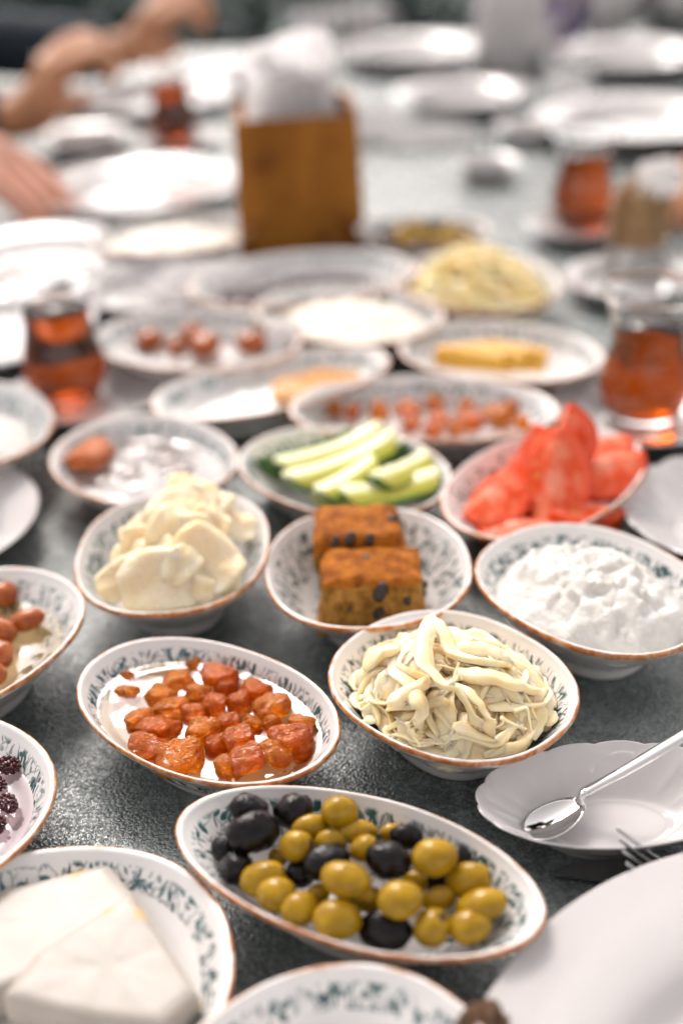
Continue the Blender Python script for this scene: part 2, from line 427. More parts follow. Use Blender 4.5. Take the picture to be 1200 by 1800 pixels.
mk('grated', 'oval_dish', 'patterned dish heaped with yellow grated cheese', .1145, .9109, .0729, .0611, -74, .030, FLAT, 2.15, 0)
mk('dark', 'long_dish', 'long patterned dish of dark jam in front of the wooden napkin box', -.0210, .9425, .0933, .0637, 10.7, .028, FLAT, 2.1, 3)
mk('farolive', 'oval_dish', 'small far dish of mixed olives right of the wooden napkin box', .0838, 1.0505, .0600, .0427, -12, .028, FLAT, 2.1, 1)
mk('leftcheese', 'square_bowl', 'patterned bowl with white cheese in front of the left tea glass', -.2267, .6879, .0625, .0496, -64, .034, DEEP, 2.2, 2)
mk('farwhite', 'oval_dish', 'far patterned dish of cream cheese spread left of the wooden napkin box', -.140, 1.075, .075, .055, 5, .028, FLAT, 2.1, 0)

saucer('dinner_plate', 'large plain white plate in the near right corner', 'plate', .1484, .1893, .130, .130, 0, .024, PLATE, group='plain white plates')
saucer('scalloped_dish', 'small oval white scalloped dish with a teaspoon resting in it', 'dish', .0985, .3495, .0525, .0290, 2, .022, SAUCER, 16, .022)
saucer('scalloped_saucer', 'white scalloped saucer at the right edge beside the tomato dish', 'saucer', .2119, .5592, .062, .060, 0, .022, SAUCER, 18, .03)
saucer('side_plate', 'plain white side plate at the left edge behind the brown fruit bowl', 'plate', -.2450, .5942, .0752, .0747, 0, .020, PLATE, group='plain white plates')

# ------------------------------------------------------------------ olives
def ovoid(name, mat, seed, lump=0.0, tip=0.0, src=ICO3, wr=0.0):
    v = []
    for p in src[0]:
        d = 1 + lump * fbm(p * 1.3 + Vector((seed * 3.1, 0, 0)), 2)
        if wr: d += wr * (abs(noise.noise(p * 3.2 + Vector((seed * 5.7, 1, 2)))) - .25) + wr * .5 * noise.noise(p * 7 + Vector((seed, 4, 2)))
        q = p * d
        q.x *= 1 + tip * (1 if q.x > 0 else -1) * .12
        v.append(q)
    return mesh(name, v, src[1], [mat])
GREEN = N('green_olive_skin')
c = GREEN.mix(GREEN.ss(GREEN.noise(1.6, 4.0), .3, .7), rgb(.27, .150, .004), rgb(.40, .235, .008))
gx = GREEN.n('ShaderNodeSeparateXYZ'); GREEN.put(gx.inputs[0], GREEN.coord())
c = GREEN.mix(GREEN.ss(GREEN.math('ADD', gx.outputs[0], GREEN.math('MULTIPLY', GREEN.noise(9.0), .06)), .985, 1.02), c, rgb(.06, .03, .008))
c = GREEN.mix(GREEN.math('MULTIPLY', GREEN.ss(GREEN.noise(4.5, 4.0), .56, .75), .45), c, rgb(.24, .11, .006))
GREEN.set(Base_Color=c, Roughness=.15, Specular_IOR_Level=.3, Subsurface_Weight=.12, Subsurface_Scale=.003, Subsurface_Radius=(1, .6, .1)); GREEN.bump(GREEN.noise(9, 2.0), .05, .05); GREEN = GREEN.m
BLACK = N('black_olive_skin')
BLACK.set(Base_Color=BLACK.mix(BLACK.ss(BLACK.noise(2, 4.0), .4, .75), rgb(.003, .0025, .003), rgb(.012, .006, .007)), Roughness=.18, Specular_IOR_Level=.22, Coat_Weight=.12, Coat_Roughness=.03); BLACK.bump(BLACK.noise(3.0, 2.0), .15, .10); BLACK = BLACK.m
gm = [ovoid('green_olive', GREEN, i, .05, .3) for i in range(5)]
bm_ = [ovoid('black_olive', BLACK, i, .12, .2, ICO3, .14) for i in range(5)]
def Z(u, v, s=1.739, ox=290, oy=1370): return ox + u / s, oy + v / s
# zoom x, zoom y, width, height (zoom px), height above table, roll angle in view, label
olv = [
 (533,100,114,108,.0400,  0, 'g', 'topmost single green olive standing at the back of the olive dish'),
 (442,150,118,80, .0340,  0, 'g', 'green olive behind and between two black ones, left of the topmost olive'),
 (400,205,106,104,.0350, 20, 'g', 'round green olive touching the cluster of black olives at the dish left'),
 (505,190,104,70, .0330, 10, 'g', 'half hidden green olive right below the topmost green olive'),
 (588,162,122,80, .0340,-15, 'g', 'green olive lying just right of and below the topmost olive'),
 (608,212,96,84,  .0350, 40, 'g', 'pale green olive wedged left of the central black olive'),
 (690,165,74,64,  .0300,  0, 'g', 'yellowish green olive peeking from behind the central black olives'),
 (822,240,142,124,.0380, -5, 'g', 'large upright green olive beside the rightmost black olives'),
 (925,310,150,104,.0300, 25, 'g', 'green olive lying tilted right below the large upright one'),
 (965,387,164,108,.0300, 20, 'g', 'rightmost long green olive in the olive dish'),
 (930,452,134,106,.0280,  5, 'g', 'green olive in the front right end of the pile'),
 (815,455,122,124,.0280, 60, 'g', 'upright green olive at the front rim, right of the front black olive'),
 (718,370,140,124,.0360,  0, 'g', 'large round green olive in the front middle of the pile'),
 (835,367,104,76, .0270, 10, 'g', 'small green olive between the large front one and the right end'),
 (550,307,158,116,.0370, -8, 'g', 'large oval green olive lying across the centre of the pile'),
 (525,430,152,122,.0290, -5, 'g', 'big green olive at the front rim, nearest to the viewer'),
 (408,397,118,112,.0280,  0, 'g', 'round green olive at the front left rim of the pile'),
 (338,352,124,118,.0290, 10, 'g', 'green olive second from the left end of the front row'),
 (298,306,148,106,.0300, 20, 'g', 'leftmost green olive, tilted against the black cluster'),
 (468,352,70,66,  .0250,  0, 'g', 'small piece of green olive showing between larger ones at left'),
 (765,312,84,70,  .0240,  0, 'g', 'shaded green olive low between the large front and upright ones'),
 (345,238,60,60,  .0260,  0, 'g', 'shaded green olive under the black cluster'),
 (622,368,90,80,  .0230,  0, 'g', 'deep brownish green olive low in the middle of the pile'),
 (255, 92,122,96, .0370,-10, 'b', 'wrinkled black olive at the very back left of the dish'),
 (392, 98,124,112,.0360, 30, 'b', 'glossy black olive left of the topmost green olive'),
 (270,165,166,118,.0370,  0, 'b', 'largest wrinkled black olive in the left cluster'),
 (178,212,80,90,  .0290, 70, 'b', 'leftmost black olive, half in shade against the dish wall'),
 (218,272,104,118,.0290, 60, 'b', 'black olive low at the left, behind the leftmost green olive'),
 (490,255,152,112,.0330, 10, 'b', 'black olive in the middle left, behind the large oval green one'),
 (682,248,142,120,.0370,-10, 'b', 'central smooth black olive left of the upright green olive'),
 (738,178,104,76, .0330,-15, 'b', 'black olive at the back, right behind the central one'),
 (903,232,56,76,  .0300, 60, 'b', 'small rightmost black olive showing beside the upright green olive'),
 (672,462,166,112,.0240,  5, 'b', 'black olive at the front rim between two green olives'),
 (410,292,92,90,  .0260,  0, 'b', 'shaded black olive low in the left middle of the pile'),
 (832,305,96,84,  .0230,  0, 'b', 'shaded black olive low under the upright green olive'),
 (570,380,90,80,  .0200,  0, 'b', 'shaded black olive deep under the large oval green olive'),
]
for i, (u, v_, w_, h_, z, a, kd, lab) in enumerate(olv):
    px, py = Z(u, v_); z -= .005
    for _ in range(12):                       # settle each olive on the dish, never through it
        p = P(px, py, z); sc = (p - CAM).dot(fw) / FPX / 1.739; rx, rz = w_ * sc / 2, h_ * sc / 2
        if p.z - T > floor_z(D['olive'], p.x, p.y) + .8 * rz: break
        z += .001
    o = link('green_olive' if kd == 'g' else 'black_olive', (gm if kd == 'g' else bm_)[i % 5], None, p,
             Euler((i * 1.3, -R_(a), .25 * math.sin(i * 2.1)), 'XYZ'), (rx * 1.03, (rx + rz) / 2 * .9, rz * .96))
    tag(o, lab, 'olive', 'olives in the boat shaped dish')

# ------------------------------------------------------------------ fruit jams and syrups
def fill_disc(name, key, frac, mat, rip=0.0006, seed=0, mound=0.0):
    """liquid surface reaching the inside wall of a dish at a fraction of its height"""
    d = D[key]; A, B, H, n = d['dA'], d['dB'], d['dH'], d['dn']
    prof = DEEP if d['deep'] else FLAT
    r = .9; ip = [q for q in prof if q[2] >= 1.9]
    for a, b in zip(ip[:-1], ip[1:]):
        if b[1] <= frac <= a[1]:
            t = (a[1] - frac) / (a[1] - b[1]); r = a[0] + (b[0] - a[0]) * t
    r += .006
    rings = [(0, 0)] + [(r * math.sqrt((i + 1) / 24), 0) for i in range(24)]
    v, f, idx = revolve(rings, 96, superellipse(A, B, n))
    vv = []
    for p in v:
        q = Vector(p); rho = min(1, math.hypot(q.x / A, q.y / B) / r)
        z = rip * noise.noise(q * 95 + Vector((seed, 0, 0))) * (1 - rho ** 4) + .0007 * max(0, rho - .9) / .1 + mound * (1 - rho ** 2)
        vv.append((q.x, q.y, z))
    f = [tuple(reversed(q)) for q in f]
    return link(name, mesh(name, vv, f, [mat]), None, (d.location.x, d.location.y, T + frac * H), d.rotation_euler)

SYR = syrup_mat('clear_syrup', (1.0, .86, .62))
SYR2 = syrup_mat('pale_syrup', (1.0, .95, .93))
SYR3 = syrup_mat('berry_syrup', (.92, .80, .84))
JAMF = []
for nm, c1, c2 in (('orange_fruit_jelly', (.96, .34, .008), (.88, .20, .003)), ('amber_fruit_jelly', (.90, .24, .005), (.80, .14, .002))):
    k = N(nm)
    k.set(Base_Color=k.mix(k.ss(k.noise(1.3, 3.0), .35, .65), rgb(*c1), rgb(*c2)), Roughness=.03, IOR=1.40, Transmission_Weight=.72)
    k.bump(k.noise(2.4, 3.0, .5, dist=1.0), .30, .16); JAMF.append(k.m)
def fruit_mesh(name, mat, seed, wr=.3):
    v = []
    for p in ICO4[0]:
        o3 = Vector((seed * 7.3, seed * 3.3, 0))
        fold = 1 - abs(noise.noise(p * 1.7 + o3)) * 2          # sharp creases and folded skin
        d = 1 + .36 * noise.noise(p * 1.2 + o3) + wr * .40 * (fold - .4) - wr * .26 * max(0, 1 - abs(noise.noise(p * 2.3 + o3)) * 6)
        cub = (abs(p.x) ** 3.2 + abs(p.y) ** 3.2 + abs(p.z) ** 3.2) ** (-1 / 3.2)
        v.append(p * (.55 * cub + .45) * d)
    return mesh(name, v, ICO4[1], [mat])
jf = [fruit_mesh('fruit_piece', JAMF[i % 2], i) for i in range(8)]
tag(fill_disc('syrup', 'jam', .69, SYR, .0009, 3), 'clear amber syrup around the orange fruit pieces', 'syrup')
def row_labels(items, bounds, rownames, what):
    """place words for look-alikes: which row (front/back) and the how-manieth from the left in it"""
    num = ('leftmost', 'second from left', 'third from left', 'fourth from left', 'fifth from left', 'sixth from left', 'seventh from left', 'eighth from left', 'ninth from left')
    out = {}
    for r, nm in enumerate(rownames):
        ids = sorted([i for i, q in enumerate(items) if bounds[r] <= q[1] < bounds[r + 1]], key=lambda i: items[i][0])
        for k2, i in enumerate(ids): out[i] = '%s, %s in the %s row' % (what, num[min(k2, 8)], nm)
    return out
jam = [(475,215,125,85),(650,190,150,90),(560,270,110,70),(800,255,130,90),(400,285,130,70),(740,305,100,100),(870,325,140,110),(630,320,95,90),
 (450,335,150,60),(545,360,110,70),(310,380,125,55),(370,420,200,60),(580,430,140,100),(690,395,90,60),(790,405,80,60),(730,465,130,90),(885,400,80,50),
 (955,460,170,130),(1005,405,120,50),(350,500,160,90),(480,545,200,110),(640,490,100,70),(880,525,130,100),(770,550,150,100),(690,585,110,60),
 (260,215,60,36),(255,275,110,36),(680,250,90,50),(540,160,80,40),(1000,515,90,40)]
jl = row_labels(jam, (0, 230, 300, 370, 440, 510, 900), ('back', 'second', 'third', 'fourth', 'fifth', 'front'), 'glossy orange fruit piece in the jam dish')
for i, (u, v_, w_, h_) in enumerate(jam):
    px, py = Z(u, v_, 2.449, 120, 1110); z = .0210 + (.002 if h_ > 85 else 0) - (.003 if h_ < 50 else 0)
    p = P(px, py, z); sc = (p - CAM).dot(fw) / FPX / 2.449
    o = link('fruit_piece', jf[i % 8], None, p, (random.uniform(-.3, .3), random.uniform(-.3, .3), random.uniform(-.6, .6)),
             (w_ * sc / 2 * 1.05, w_ * sc / 2 * .88, max(.0046, h_ * sc / 2 * .85)))
    lab = jl[i]
    if i == 17: lab = 'large shining orange fruit piece at the right end of the jam dish'
    if i == 20: lab = 'bright orange fruit piece nearest the front rim of the jam dish'
    if i == 0: lab = 'square topped orange fruit piece at the back of the jam dish'
    tag(o, lab, 'fruit', 'fruit pieces in the orange jam')

tag(fill_disc('syrup', 'kumquat', .62, SYR, .0004, 9), 'pale syrup in the left bowl of brown fruits', 'syrup')
BRF = wet('candied_fruit_skin', (.40, .105, .018), (.27, .052, .008), 1.5, .12, .2, .1, 4, .05)
bfm = [ovoid('brown_fruit', BRF, 20 + i, .08, .3) for i in range(3)]
for i, (px, py, w_, h_, z, a, lab) in enumerate([(5,1045,46,44,.026,0,'brown candied fruit at the back left of the fruit bowl'), (46,1090,60,38,.026,8,'oblong brown candied fruit furthest right in the fruit bowl'),
        (2,1110,52,48,.028,-40,'brown candied fruit in the middle of the left bowl'), (-2,1152,46,54,.027,-60,'shiny brown candied fruit low at the left frame edge'), (-10,1185,40,40,.025,0,'brown candied fruit nearest the front rim of the left bowl')]):
    p = P(px, py, z); sc = (p - CAM).dot(fw) / FPX
    tag(link('brown_fruit', bfm[i % 3], None, p, (0, -R_(a), .3), (w_ * sc * .55, h_ * sc * .55, h_ * sc * .5)), lab, 'fruit', 'brown fruits in the left bowl')

tag(fill_disc('syrup', 'berry', .62, SYR3, .0010, 5), 'pinkish clear syrup in the berry jam dish', 'syrup')
BER = wet('blackberry_skin', (.030, .006, .008), (.11, .018, .022), 3, .08, .1, 0)
def berry(seed):
    rnd = random.Random(seed); v, f = [], []
    iv, ifc = ico(1)
    pts = []
    for i in range(46):
        ph = math.acos(1 - 2 * (i + .5) / 46); th = i * 2.39996
        pts.append(Vector((math.sin(ph) * math.cos(th), math.sin(ph) * math.sin(th), math.cos(ph))))
    for p in pts:
        o = len(v); s = .22 + rnd.uniform(-.03, .03)
        v += [Vector((q.x * s, q.y * s, q.z * s)) + p * .85 for q in iv]; f += [tuple(k2 + o for k2 in q) for q in ifc]
    return mesh('blackberry', v, f, [BER])
bme = [berry(1), berry(2)]
for i, (px, py, w_, z, lab) in enumerate([(15,1345,36,.0215,'blackberry at the back of the dark jam dish'),(14,1412,38,.0215,'blackberry in the middle of the dark jam dish'),(-8,1452,34,.021,'blackberry low at the left edge of the dark jam dish'),
        (-6,1378,30,.020,'sunken blackberry between two others in the dark jam dish')]):
    p = P(px, py, z); sc = (p - CAM).dot(fw) / FPX
    tag(link('blackberry', bme[i % 2], None, p, (i, .3, i * 2), (w_ * sc * .62, w_ * sc * .52, w_ * sc * .42)), lab, 'berry', 'blackberries in jam')

DARKP = simple('dark_petal', (.10, .06, .055), (.16, .10, .09), 2, .3)
tag(fill_disc('syrup', 'clear', .60, SYR2, .0012, 12), 'pale reflecting syrup in the dish in front of the left tea glass', 'syrup')
tag(link('fruit_piece', fruit_mesh('fruit_piece', wet('peach_flesh', (.60, .17, .04), (.46, .10, .02), 1.5, bscale=4, bdist=.1), 31), None, P(160, 800, .021), (0, .1, 1.1), (.017, .010, .007)),
    'orange brown fruit piece at the left of the pale syrup dish', 'fruit')
pet = fruit_mesh('fruit_shred', DARKP, 55)
for i, (px, py) in enumerate([(285, 805), (300, 830), (230, 832), (318, 822)]):
    tag(link('fruit_shred', pet, None, P(px, py, .0165), (0, 0, i), (.009, .007, .0022)), 'dark sunken fruit shred in the pale syrup dish', 'fruit', 'shreds sunk in the pale syrup')

tag(fill_disc('syrup', 'pepper', .56, SYR2, .0010, 4), 'clear syrup in the long dish of red orange preserve', 'syrup')
pres = [(205,370,50,30),(270,380,45,60),(365,375,60,70),(470,370,90,50),(565,345,60,40),(580,405,70,50),(680,355,50,30),(690,410,90,60),(800,385,110,60),(845,360,60,50),(885,415,50,30),(560,445,60,30),(640,440,60,30),(480,420,60,30)]
pl_ = row_labels(pres, (0, 366, 400, 900), ('back', 'middle', 'front'), 'red orange preserve piece in the long dish')
for i, (u, v_, w_, h_) in enumerate(pres):
    px, py = Z(u, v_, 2.069, 490, 540); p = P(px, py, .0175); sc = (p - CAM).dot(fw) / FPX / 2.069
    tag(link('preserve_piece', jf[i % 8], None, p, (0, 0, i * .9), (w_ * sc * .55, w_ * sc * .5, max(.004, h_ * sc * .5))), pl_[i], 'fruit', 'preserve pieces in the long dish')

tag(fill_disc('syrup', 'fig', .5, SYR2, .0006, 6), 'thin syrup in the dish of round brown fruits', 'syrup')
for i, (px, py, w_, z, lab) in enumerate([(262,597,50,.018,'flattest and leftmost brown fruit in the syrup dish behind the honeycomb'),(338,585,46,.019,'brown fruit standing second from the left'),(360,606,58,.019,'large dark brown fruit in the middle'),(443,602,56,.020,'dark round brown fruit at the right'),(310,608,40,.016,'low orange brown fruit between the left ones')]):
    p = P(px, py, z); sc = (p - CAM).dot(fw) / FPX
    tag(link('stewed_fruit', bfm[i % 3], None, p, (0, 0, i), (w_ * sc * .5, w_ * sc * .48, w_ * sc * .36)), lab + ' of the fig dish', 'fruit', 'stewed brown fruits')

DARKJ = wet('dark_jam', (.02, .008, .014), (.06, .015, .02), 120, .08, .1, .3, 200)
tag(fill_disc('dark_jam', 'dark', .42, DARKJ, .003, 7), 'lumpy dark purple jam in the long far dish', 'jam')

# ------------------------------------------------------------------ white cheeses and creams
CURD = N('white_curd')
CURD.set(Base_Color=CURD.mix(CURD.ss(CURD.noise(160, 4.0), .3, .7), rgb(.70, .675, .625), rgb(.77, .75, .715)), Roughness=.55, Subsurface_Weight=.25, Subsurface_Scale=.004, Subsurface_Radius=(1, .9, .75)); CURD.bump(CURD.noise(220, 5.0, .7), .7, .003); CURD = CURD.m
CREAM = N('cream_cheese')
CREAM.set(Base_Color=CREAM.mix(CREAM.ss(CREAM.noise(70, 4.0), .3, .7), rgb(.80, .72, .60), rgb(.84, .78, .69)), Roughness=.45, Subsurface_Weight=.2, Subsurface_Scale=.004, Subsurface_Radius=(1, .85, .6)); CREAM.bump(CREAM.noise(200, 4.0), .4, .0015); CREAM = CREAM.m
SPREAD = simple('white_spread', (.80, .78, .76), (.84, .82, .80), 60, .4, .2, 150)
def heap(name, key, frac, top, mat, amp, freq, seed, rfrac=None, flat=1.6, seg=110, rings=46):
    d = D[key]; A, B, H, n = d['dA'], d['dB'], d['dH'], d['dn']
    r = rfrac or .84
    v, f, idx = revolve([(0, 0)] + [(r * (i + 1) / rings, 0) for i in range(rings)], seg, superellipse(A, B, n))
    vv = []
    for p in v:
        q = Vector(p); rho = math.hypot(q.x / A, q.y / B) / r; rho = min(rho, 1.0)
        edge = r * rho
        z = frac * H + (top - frac * H) * (1 - rho ** flat)
        nz = Vector((q.x * freq, q.y * freq, seed))
        z += amp * (abs(noise.noise(nz)) * 1.4 - .3 + .6 * noise.noise(nz * 2.3) + .35 * noise.noise(nz * 5.1)) * (1 - rho ** 6)
        vv.append((q.x + amp * .6 * noise.noise(nz + Vector((9, 0, 0))), q.y + amp * .6 * noise.noise(nz + Vector((0, 9, 0))), z))
    f = [tuple(reversed(q)) for q in f]
    return link(name, mesh(name, vv, f, [mat]), None, (d.location.x, d.location.y, T), d.rotation_euler)
tag(heap('curd_cheese', 'curd', .66, .044, CURD, .0050, 92, 2.0, .83, 3.0), 'crumbly white curd cheese filling the right hand bowl', 'cheese')
tag(heap('cream_cheese', 'cream', .62, .030, CREAM, .003, 45, 4.0, .82, 2.2), 'smooth cream coloured cheese in the dish left of the grated cheese', 'cheese')
tag(heap('cheese_spread', 'farwhite', .6, .028, CREAM, .003, 45, 8.0, .82, 2.2), 'cream coloured spread in the far left dish', 'cheese')
tag(heap('white_spread', 'near', .50, .029, SPREAD, .003, 50, 6.0, .76, 2.2), 'soft white spread in the dish at the bottom edge', 'spread')
tag(heap('white_cheese', 'leftcheese', .5, .030, CURD, .003, 40, 5.0, .72, 2.4), 'white cheese in the bowl in front of the left tea glass', 'cheese')
tag(heap('clotted_cream', 'honey', .35, .017, SPREAD, .0016, 40, 3.0, .76, 3.0), 'white clotted cream spread beside the honeycomb block', 'cream')

# grated yellow cheese: a heap of shreds nobody could count
GRAT = wet('yellow_cheese', (.92, .72, .32), (.93, .82, .55), 60, .35, .3, 0, coat=.0)
rg = random.Random(3); gv, gf = [], []
d = D['grated']
for i in range(420):
    a = rg.uniform(0, 6.283); r = math.sqrt(rg.random()); hx, hy = .062 * r * math.cos(a), .051 * r * math.sin(a)
    z = .016 + (.036 * (1 - r ** 2.2)) * rg.uniform(.45, 1.0)
    an = rg.uniform(0, 6.283); L = rg.uniform(.010, .020)
    c0 = Vector((hx, hy, z)); dr = Vector((math.cos(an), math.sin(an), rg.uniform(-.3, .3))) * L / 2
    pa = catmull([c0 - dr, c0 + Vector((0, 0, .002)), c0 + dr], 2)
    tv, tf = tube(pa, lambda t: .0021, lambda t: .0016, rg.uniform(-1, 1), 5); gv, gf = merge((gv, gf), (tv, tf))
o = tag(link('grated_cheese', mesh('grated_cheese', gv, gf, [GRAT]), None, (d.location.x, d.location.y, T), d.rotation_euler), 'heap of yellow grated cheese in the dish behind the cheese sticks', 'cheese')
o['kind'] = 'stuff'

# ------------------------------------------------------------------ string cheese
STRC = N('string_cheese')
STRC.set(Base_Color=STRC.mix(STRC.ss(STRC.noise(90, 4.0), .3, .7), rgb(.90, .69, .39), rgb(.92, .79, .57)), Roughness=.42, Subsurface_Weight=.6, Subsurface_Scale=.006, Subsurface_Radius=(1, .75, .3), Specular_IOR_Level=.35)
st = STRC.n('ShaderNodeVectorMath', operation='MULTIPLY'); STRC.put(st.inputs[0], STRC.coord()); st.inputs[1].default_value = (1, 1, 1)
STRC.bump(STRC.noise(330, 4.0, .6, st.outputs[0]), .35, .0012); STRC = STRC.m
def strand(pts, w, t, tw, seed, frayed=True):
    path = catmull(pts, 6)
    path = [p + Vector((noise.noise(p * 160 + Vector((seed, 0, 0))), noise.noise(p * 160 + Vector((0, seed, 0))), noise.noise(p * 160 + Vector((0, 0, seed))))) * .0012 for p in path]
    wid = lambda q: w * (.35 + .65 * min(1, 5 * q, 5 * (1 - q))) * (1 + .28 * noise.noise(Vector((q * 6, seed, 0))))
    thk = lambda q: t * (.35 + .65 * min(1, 6 * q, 6 * (1 - q))) * (1 + .25 * noise.noise(Vector((q * 6, 0, seed))))
    v, f = tube(path, wid, thk, tw, 14); o = []
    n = len(path)
    for i in range(n):
        c0 = path[i]
        for k2 in range(14):
            p = v[i * 14 + k2]; rid = .20 * math.cos(4 * k2 / 14 * 6.283 + seed) + .14 * math.cos(7 * k2 / 14 * 6.283 + seed * 2 + i * .1) + .22 * noise.noise(p * 330 + Vector((seed, 0, 0)))
            o.append(c0 + (p - c0) * (1 + rid * .8))
    return o, f
rs = random.Random(11)
bw = D['string']; cth, sth = math.cos(bw.rotation_euler.z), math.sin(bw.rotation_euler.z)
hero = [([(757,1082,.062),(748,1120,.064),(745,1160,.064),(765,1190,.062),(800,1215,.058),(835,1260,.048),(850,1290,.038)], .0052, .0026, 1.2, 'long twisted cheese strand running from the heap top down to the front'),
        ([(760,1082,.062),(778,1115,.060),(800,1150,.058),(850,1165,.055),(900,1172,.050)], .0050, .0030, .8, 'cheese strand bending right from the peak of the heap'),
        ([(800,1200,.058),(830,1225,.054),(850,1260,.048),(865,1300,.036)], .0046, .0024, 1.6, 'thin cheese strand with frayed edge right of the longest strand'),
        ([(795,1272,.046),(830,1290,.042),(870,1310,.034)], .0050, .0028, .6, 'short cheese strand near the front rim of the string cheese bowl'),
        ([(680,1240,.046),(720,1215,.052),(755,1195,.056)], .0058, .0036, .5, 'thick cheese strand slanting at the left of the string cheese heap'),
        ([(730,1215,.056),(738,1245,.052),(735,1280,.042),(745,1315,.032)], .0052, .0034, .4, 'looped cheese strand in the front left of the string cheese heap'),
        ([(800,1180,.056),(860,1190,.054),(910,1205,.048),(950,1215,.040)], .0062, .0036, .4, 'long broad cheese strand reaching the right side of the bowl'),
        ([(790,1145,.056),(830,1140,.056),(870,1150,.052),(880,1165,.046)], .0060, .0040, .3, 'smooth bulging cheese strand at the back right of the heap'),
        ([(640,1180,.044),(670,1150,.050),(700,1140,.054)], .0056, .0036, .5, 'curled cheese strand at the back left of the string cheese heap')]
for i, (pp, w_, t_, tw, lab) in enumerate(hero):
    pts = [P(x, y, z - .007) for x, y, z in pp]
    v, f = strand(pts, w_ * .76, t_ * .6, tw, i * 3.7); tag(link('cheese_strand', mesh('cheese_strand', v, f, [STRC])), lab, 'cheese', 'cheese strands')
for i in range(190):
    a = rs.uniform(0, 6.283); r = math.sqrt(rs.random()) * .80
    lx, ly = .046 * r * math.cos(a), .039 * r * math.sin(a)
    x0, y0 = bw.location.x + lx * cth - ly * sth, bw.location.y + lx * sth + ly * cth
    top = .018 + .026 * (1 - r ** 2.4)
    z = T + (top if i > 75 else top * rs.uniform(.55, .9))
    an = rs.uniform(0, 6.283); L = rs.uniform(.020, .046); dr = Vector((math.cos(an), math.sin(an), 0))
    pts = []
    for q in (-.5, -.2, .15, .5):
        p = Vector((x0, y0, z)) + dr * L * q + Vector((-dr.y, dr.x, 0)) * L * rs.uniform(-.26, .26)
        # keep strands inside the bowl and drape them over the heap
        l2 = Vector((p.x - bw.location.x, p.y - bw.location.y)); ex = (l2.x * cth + l2.y * sth) / .047; ey = (-l2.x * sth + l2.y * cth) / .040
        rr = math.hypot(ex, ey)
        if rr > .92: p.x = bw.location.x + l2.x * .92 / rr; p.y = bw.location.y + l2.y * .92 / rr; rr = .92
        p.z = min(p.z + rs.uniform(-.004, .004), T + .019 + .029 * (1 - rr ** 2.2)) if rr < .9 else T + max(.024, .02 + .03 * (1 - rr ** 2))
        p.z = max(p.z, T + floor_z(bw, p.x, p.y) + .0055)
        pts.append(p)
    v, f = strand(pts, rs.uniform(.0028, .0056), rs.uniform(.0009, .0018), rs.uniform(-2.2, 2.2), i * 1.9 + 40)
    tag(link('cheese_strand', mesh('cheese_strand', v, f, [STRC])), 'pale yellow string cheese strand tangled in the heap', 'cheese', 'cheese strands')
tag(heap('cheese_mass', 'string', .74, .0385, STRC, .0050, 130, 7.0, .78, 2.3), 'matted string cheese showing in the gaps under the loose strands', 'cheese')
# frayed wisps
for i in range(30):
    a = rs.uniform(0, 6.283); r = math.sqrt(rs.random()) * .85
    lx, ly = .043 * r * math.cos(a), .036 * r * math.sin(a)
    p0 = Vector((bw.location.x + lx * cth - ly * sth, bw.location.y + lx * sth + ly * cth, T + .0205 + .028 * (1 - r ** 2)))
    an = rs.uniform(0, 6.283); dr = Vector((math.cos(an), math.sin(an), 0)); pts = []
    for q in range(5):
        t = q / 4; pp = p0 + dr * .016 * t + Vector((-dr.y, dr.x, 0)) * .004 * math.sin(t * 5 + i) + Vector((0, 0, .0012 * math.sin(t * 3.0) - .005 * t * r))
        l2 = Vector((pp.x - bw.location.x, pp.y - bw.location.y)); rr = math.hypot((l2.x * cth + l2.y * sth) / .047, (-l2.x * sth + l2.y * cth) / .040)
        if rr > .95: pp.x = bw.location.x + l2.x * .95 / rr; pp.y = bw.location.y + l2.y * .95 / rr; rr = .95
        pp.z = min(pp.z, T + .022 + .028 * (1 - rr ** 2)); pp.z = max(pp.z, T + min(.03, floor_z(bw, pp.x, pp.y)) + .002); pts.append(pp)
    v, f = tube(catmull(pts, 4), lambda t: .0010 * (1 - .75 * t), lambda t: .0006 * (1 - .6 * t), rs.uniform(-3, 3), 6)
    tag(link('cheese_fibre', mesh('cheese_fibre', v, f, [STRC])), 'thin frayed fibre sticking out of the string cheese heap', 'cheese', 'frayed cheese fibres')
for i, pp in enumerate([[(795,1205,.060),(802,1178,.064),(806,1165,.067)], [(790,1202,.060),(800,1196,.062),(806,1186,.063),(812,1196,.062)], [(905,1250,.040),(925,1245,.042),(930,1265,.038),(934,1285,.034)], [(640,1235,.034),(630,1240,.036),(636,1248,.036),(650,1238,.036)],
        [(715,1270,.044),(722,1290,.040),(740,1312,.034)], [(880,1262,.042),(905,1275,.038),(925,1282,.034)], [(870,1300,.036),(890,1285,.038),(920,1275,.036)]]):
    v, f = tube(catmull([P(*q) for q in pp], 6), lambda t: .0011 * (1 - .6 * t), lambda t: .0008 * (1 - .6 * t), 2.0, 6)
    tag(link('cheese_fibre', mesh('cheese_fibre', v, f, [STRC])), 'thin frayed fibre sticking out of the string cheese heap', 'cheese', 'frayed cheese fibres')

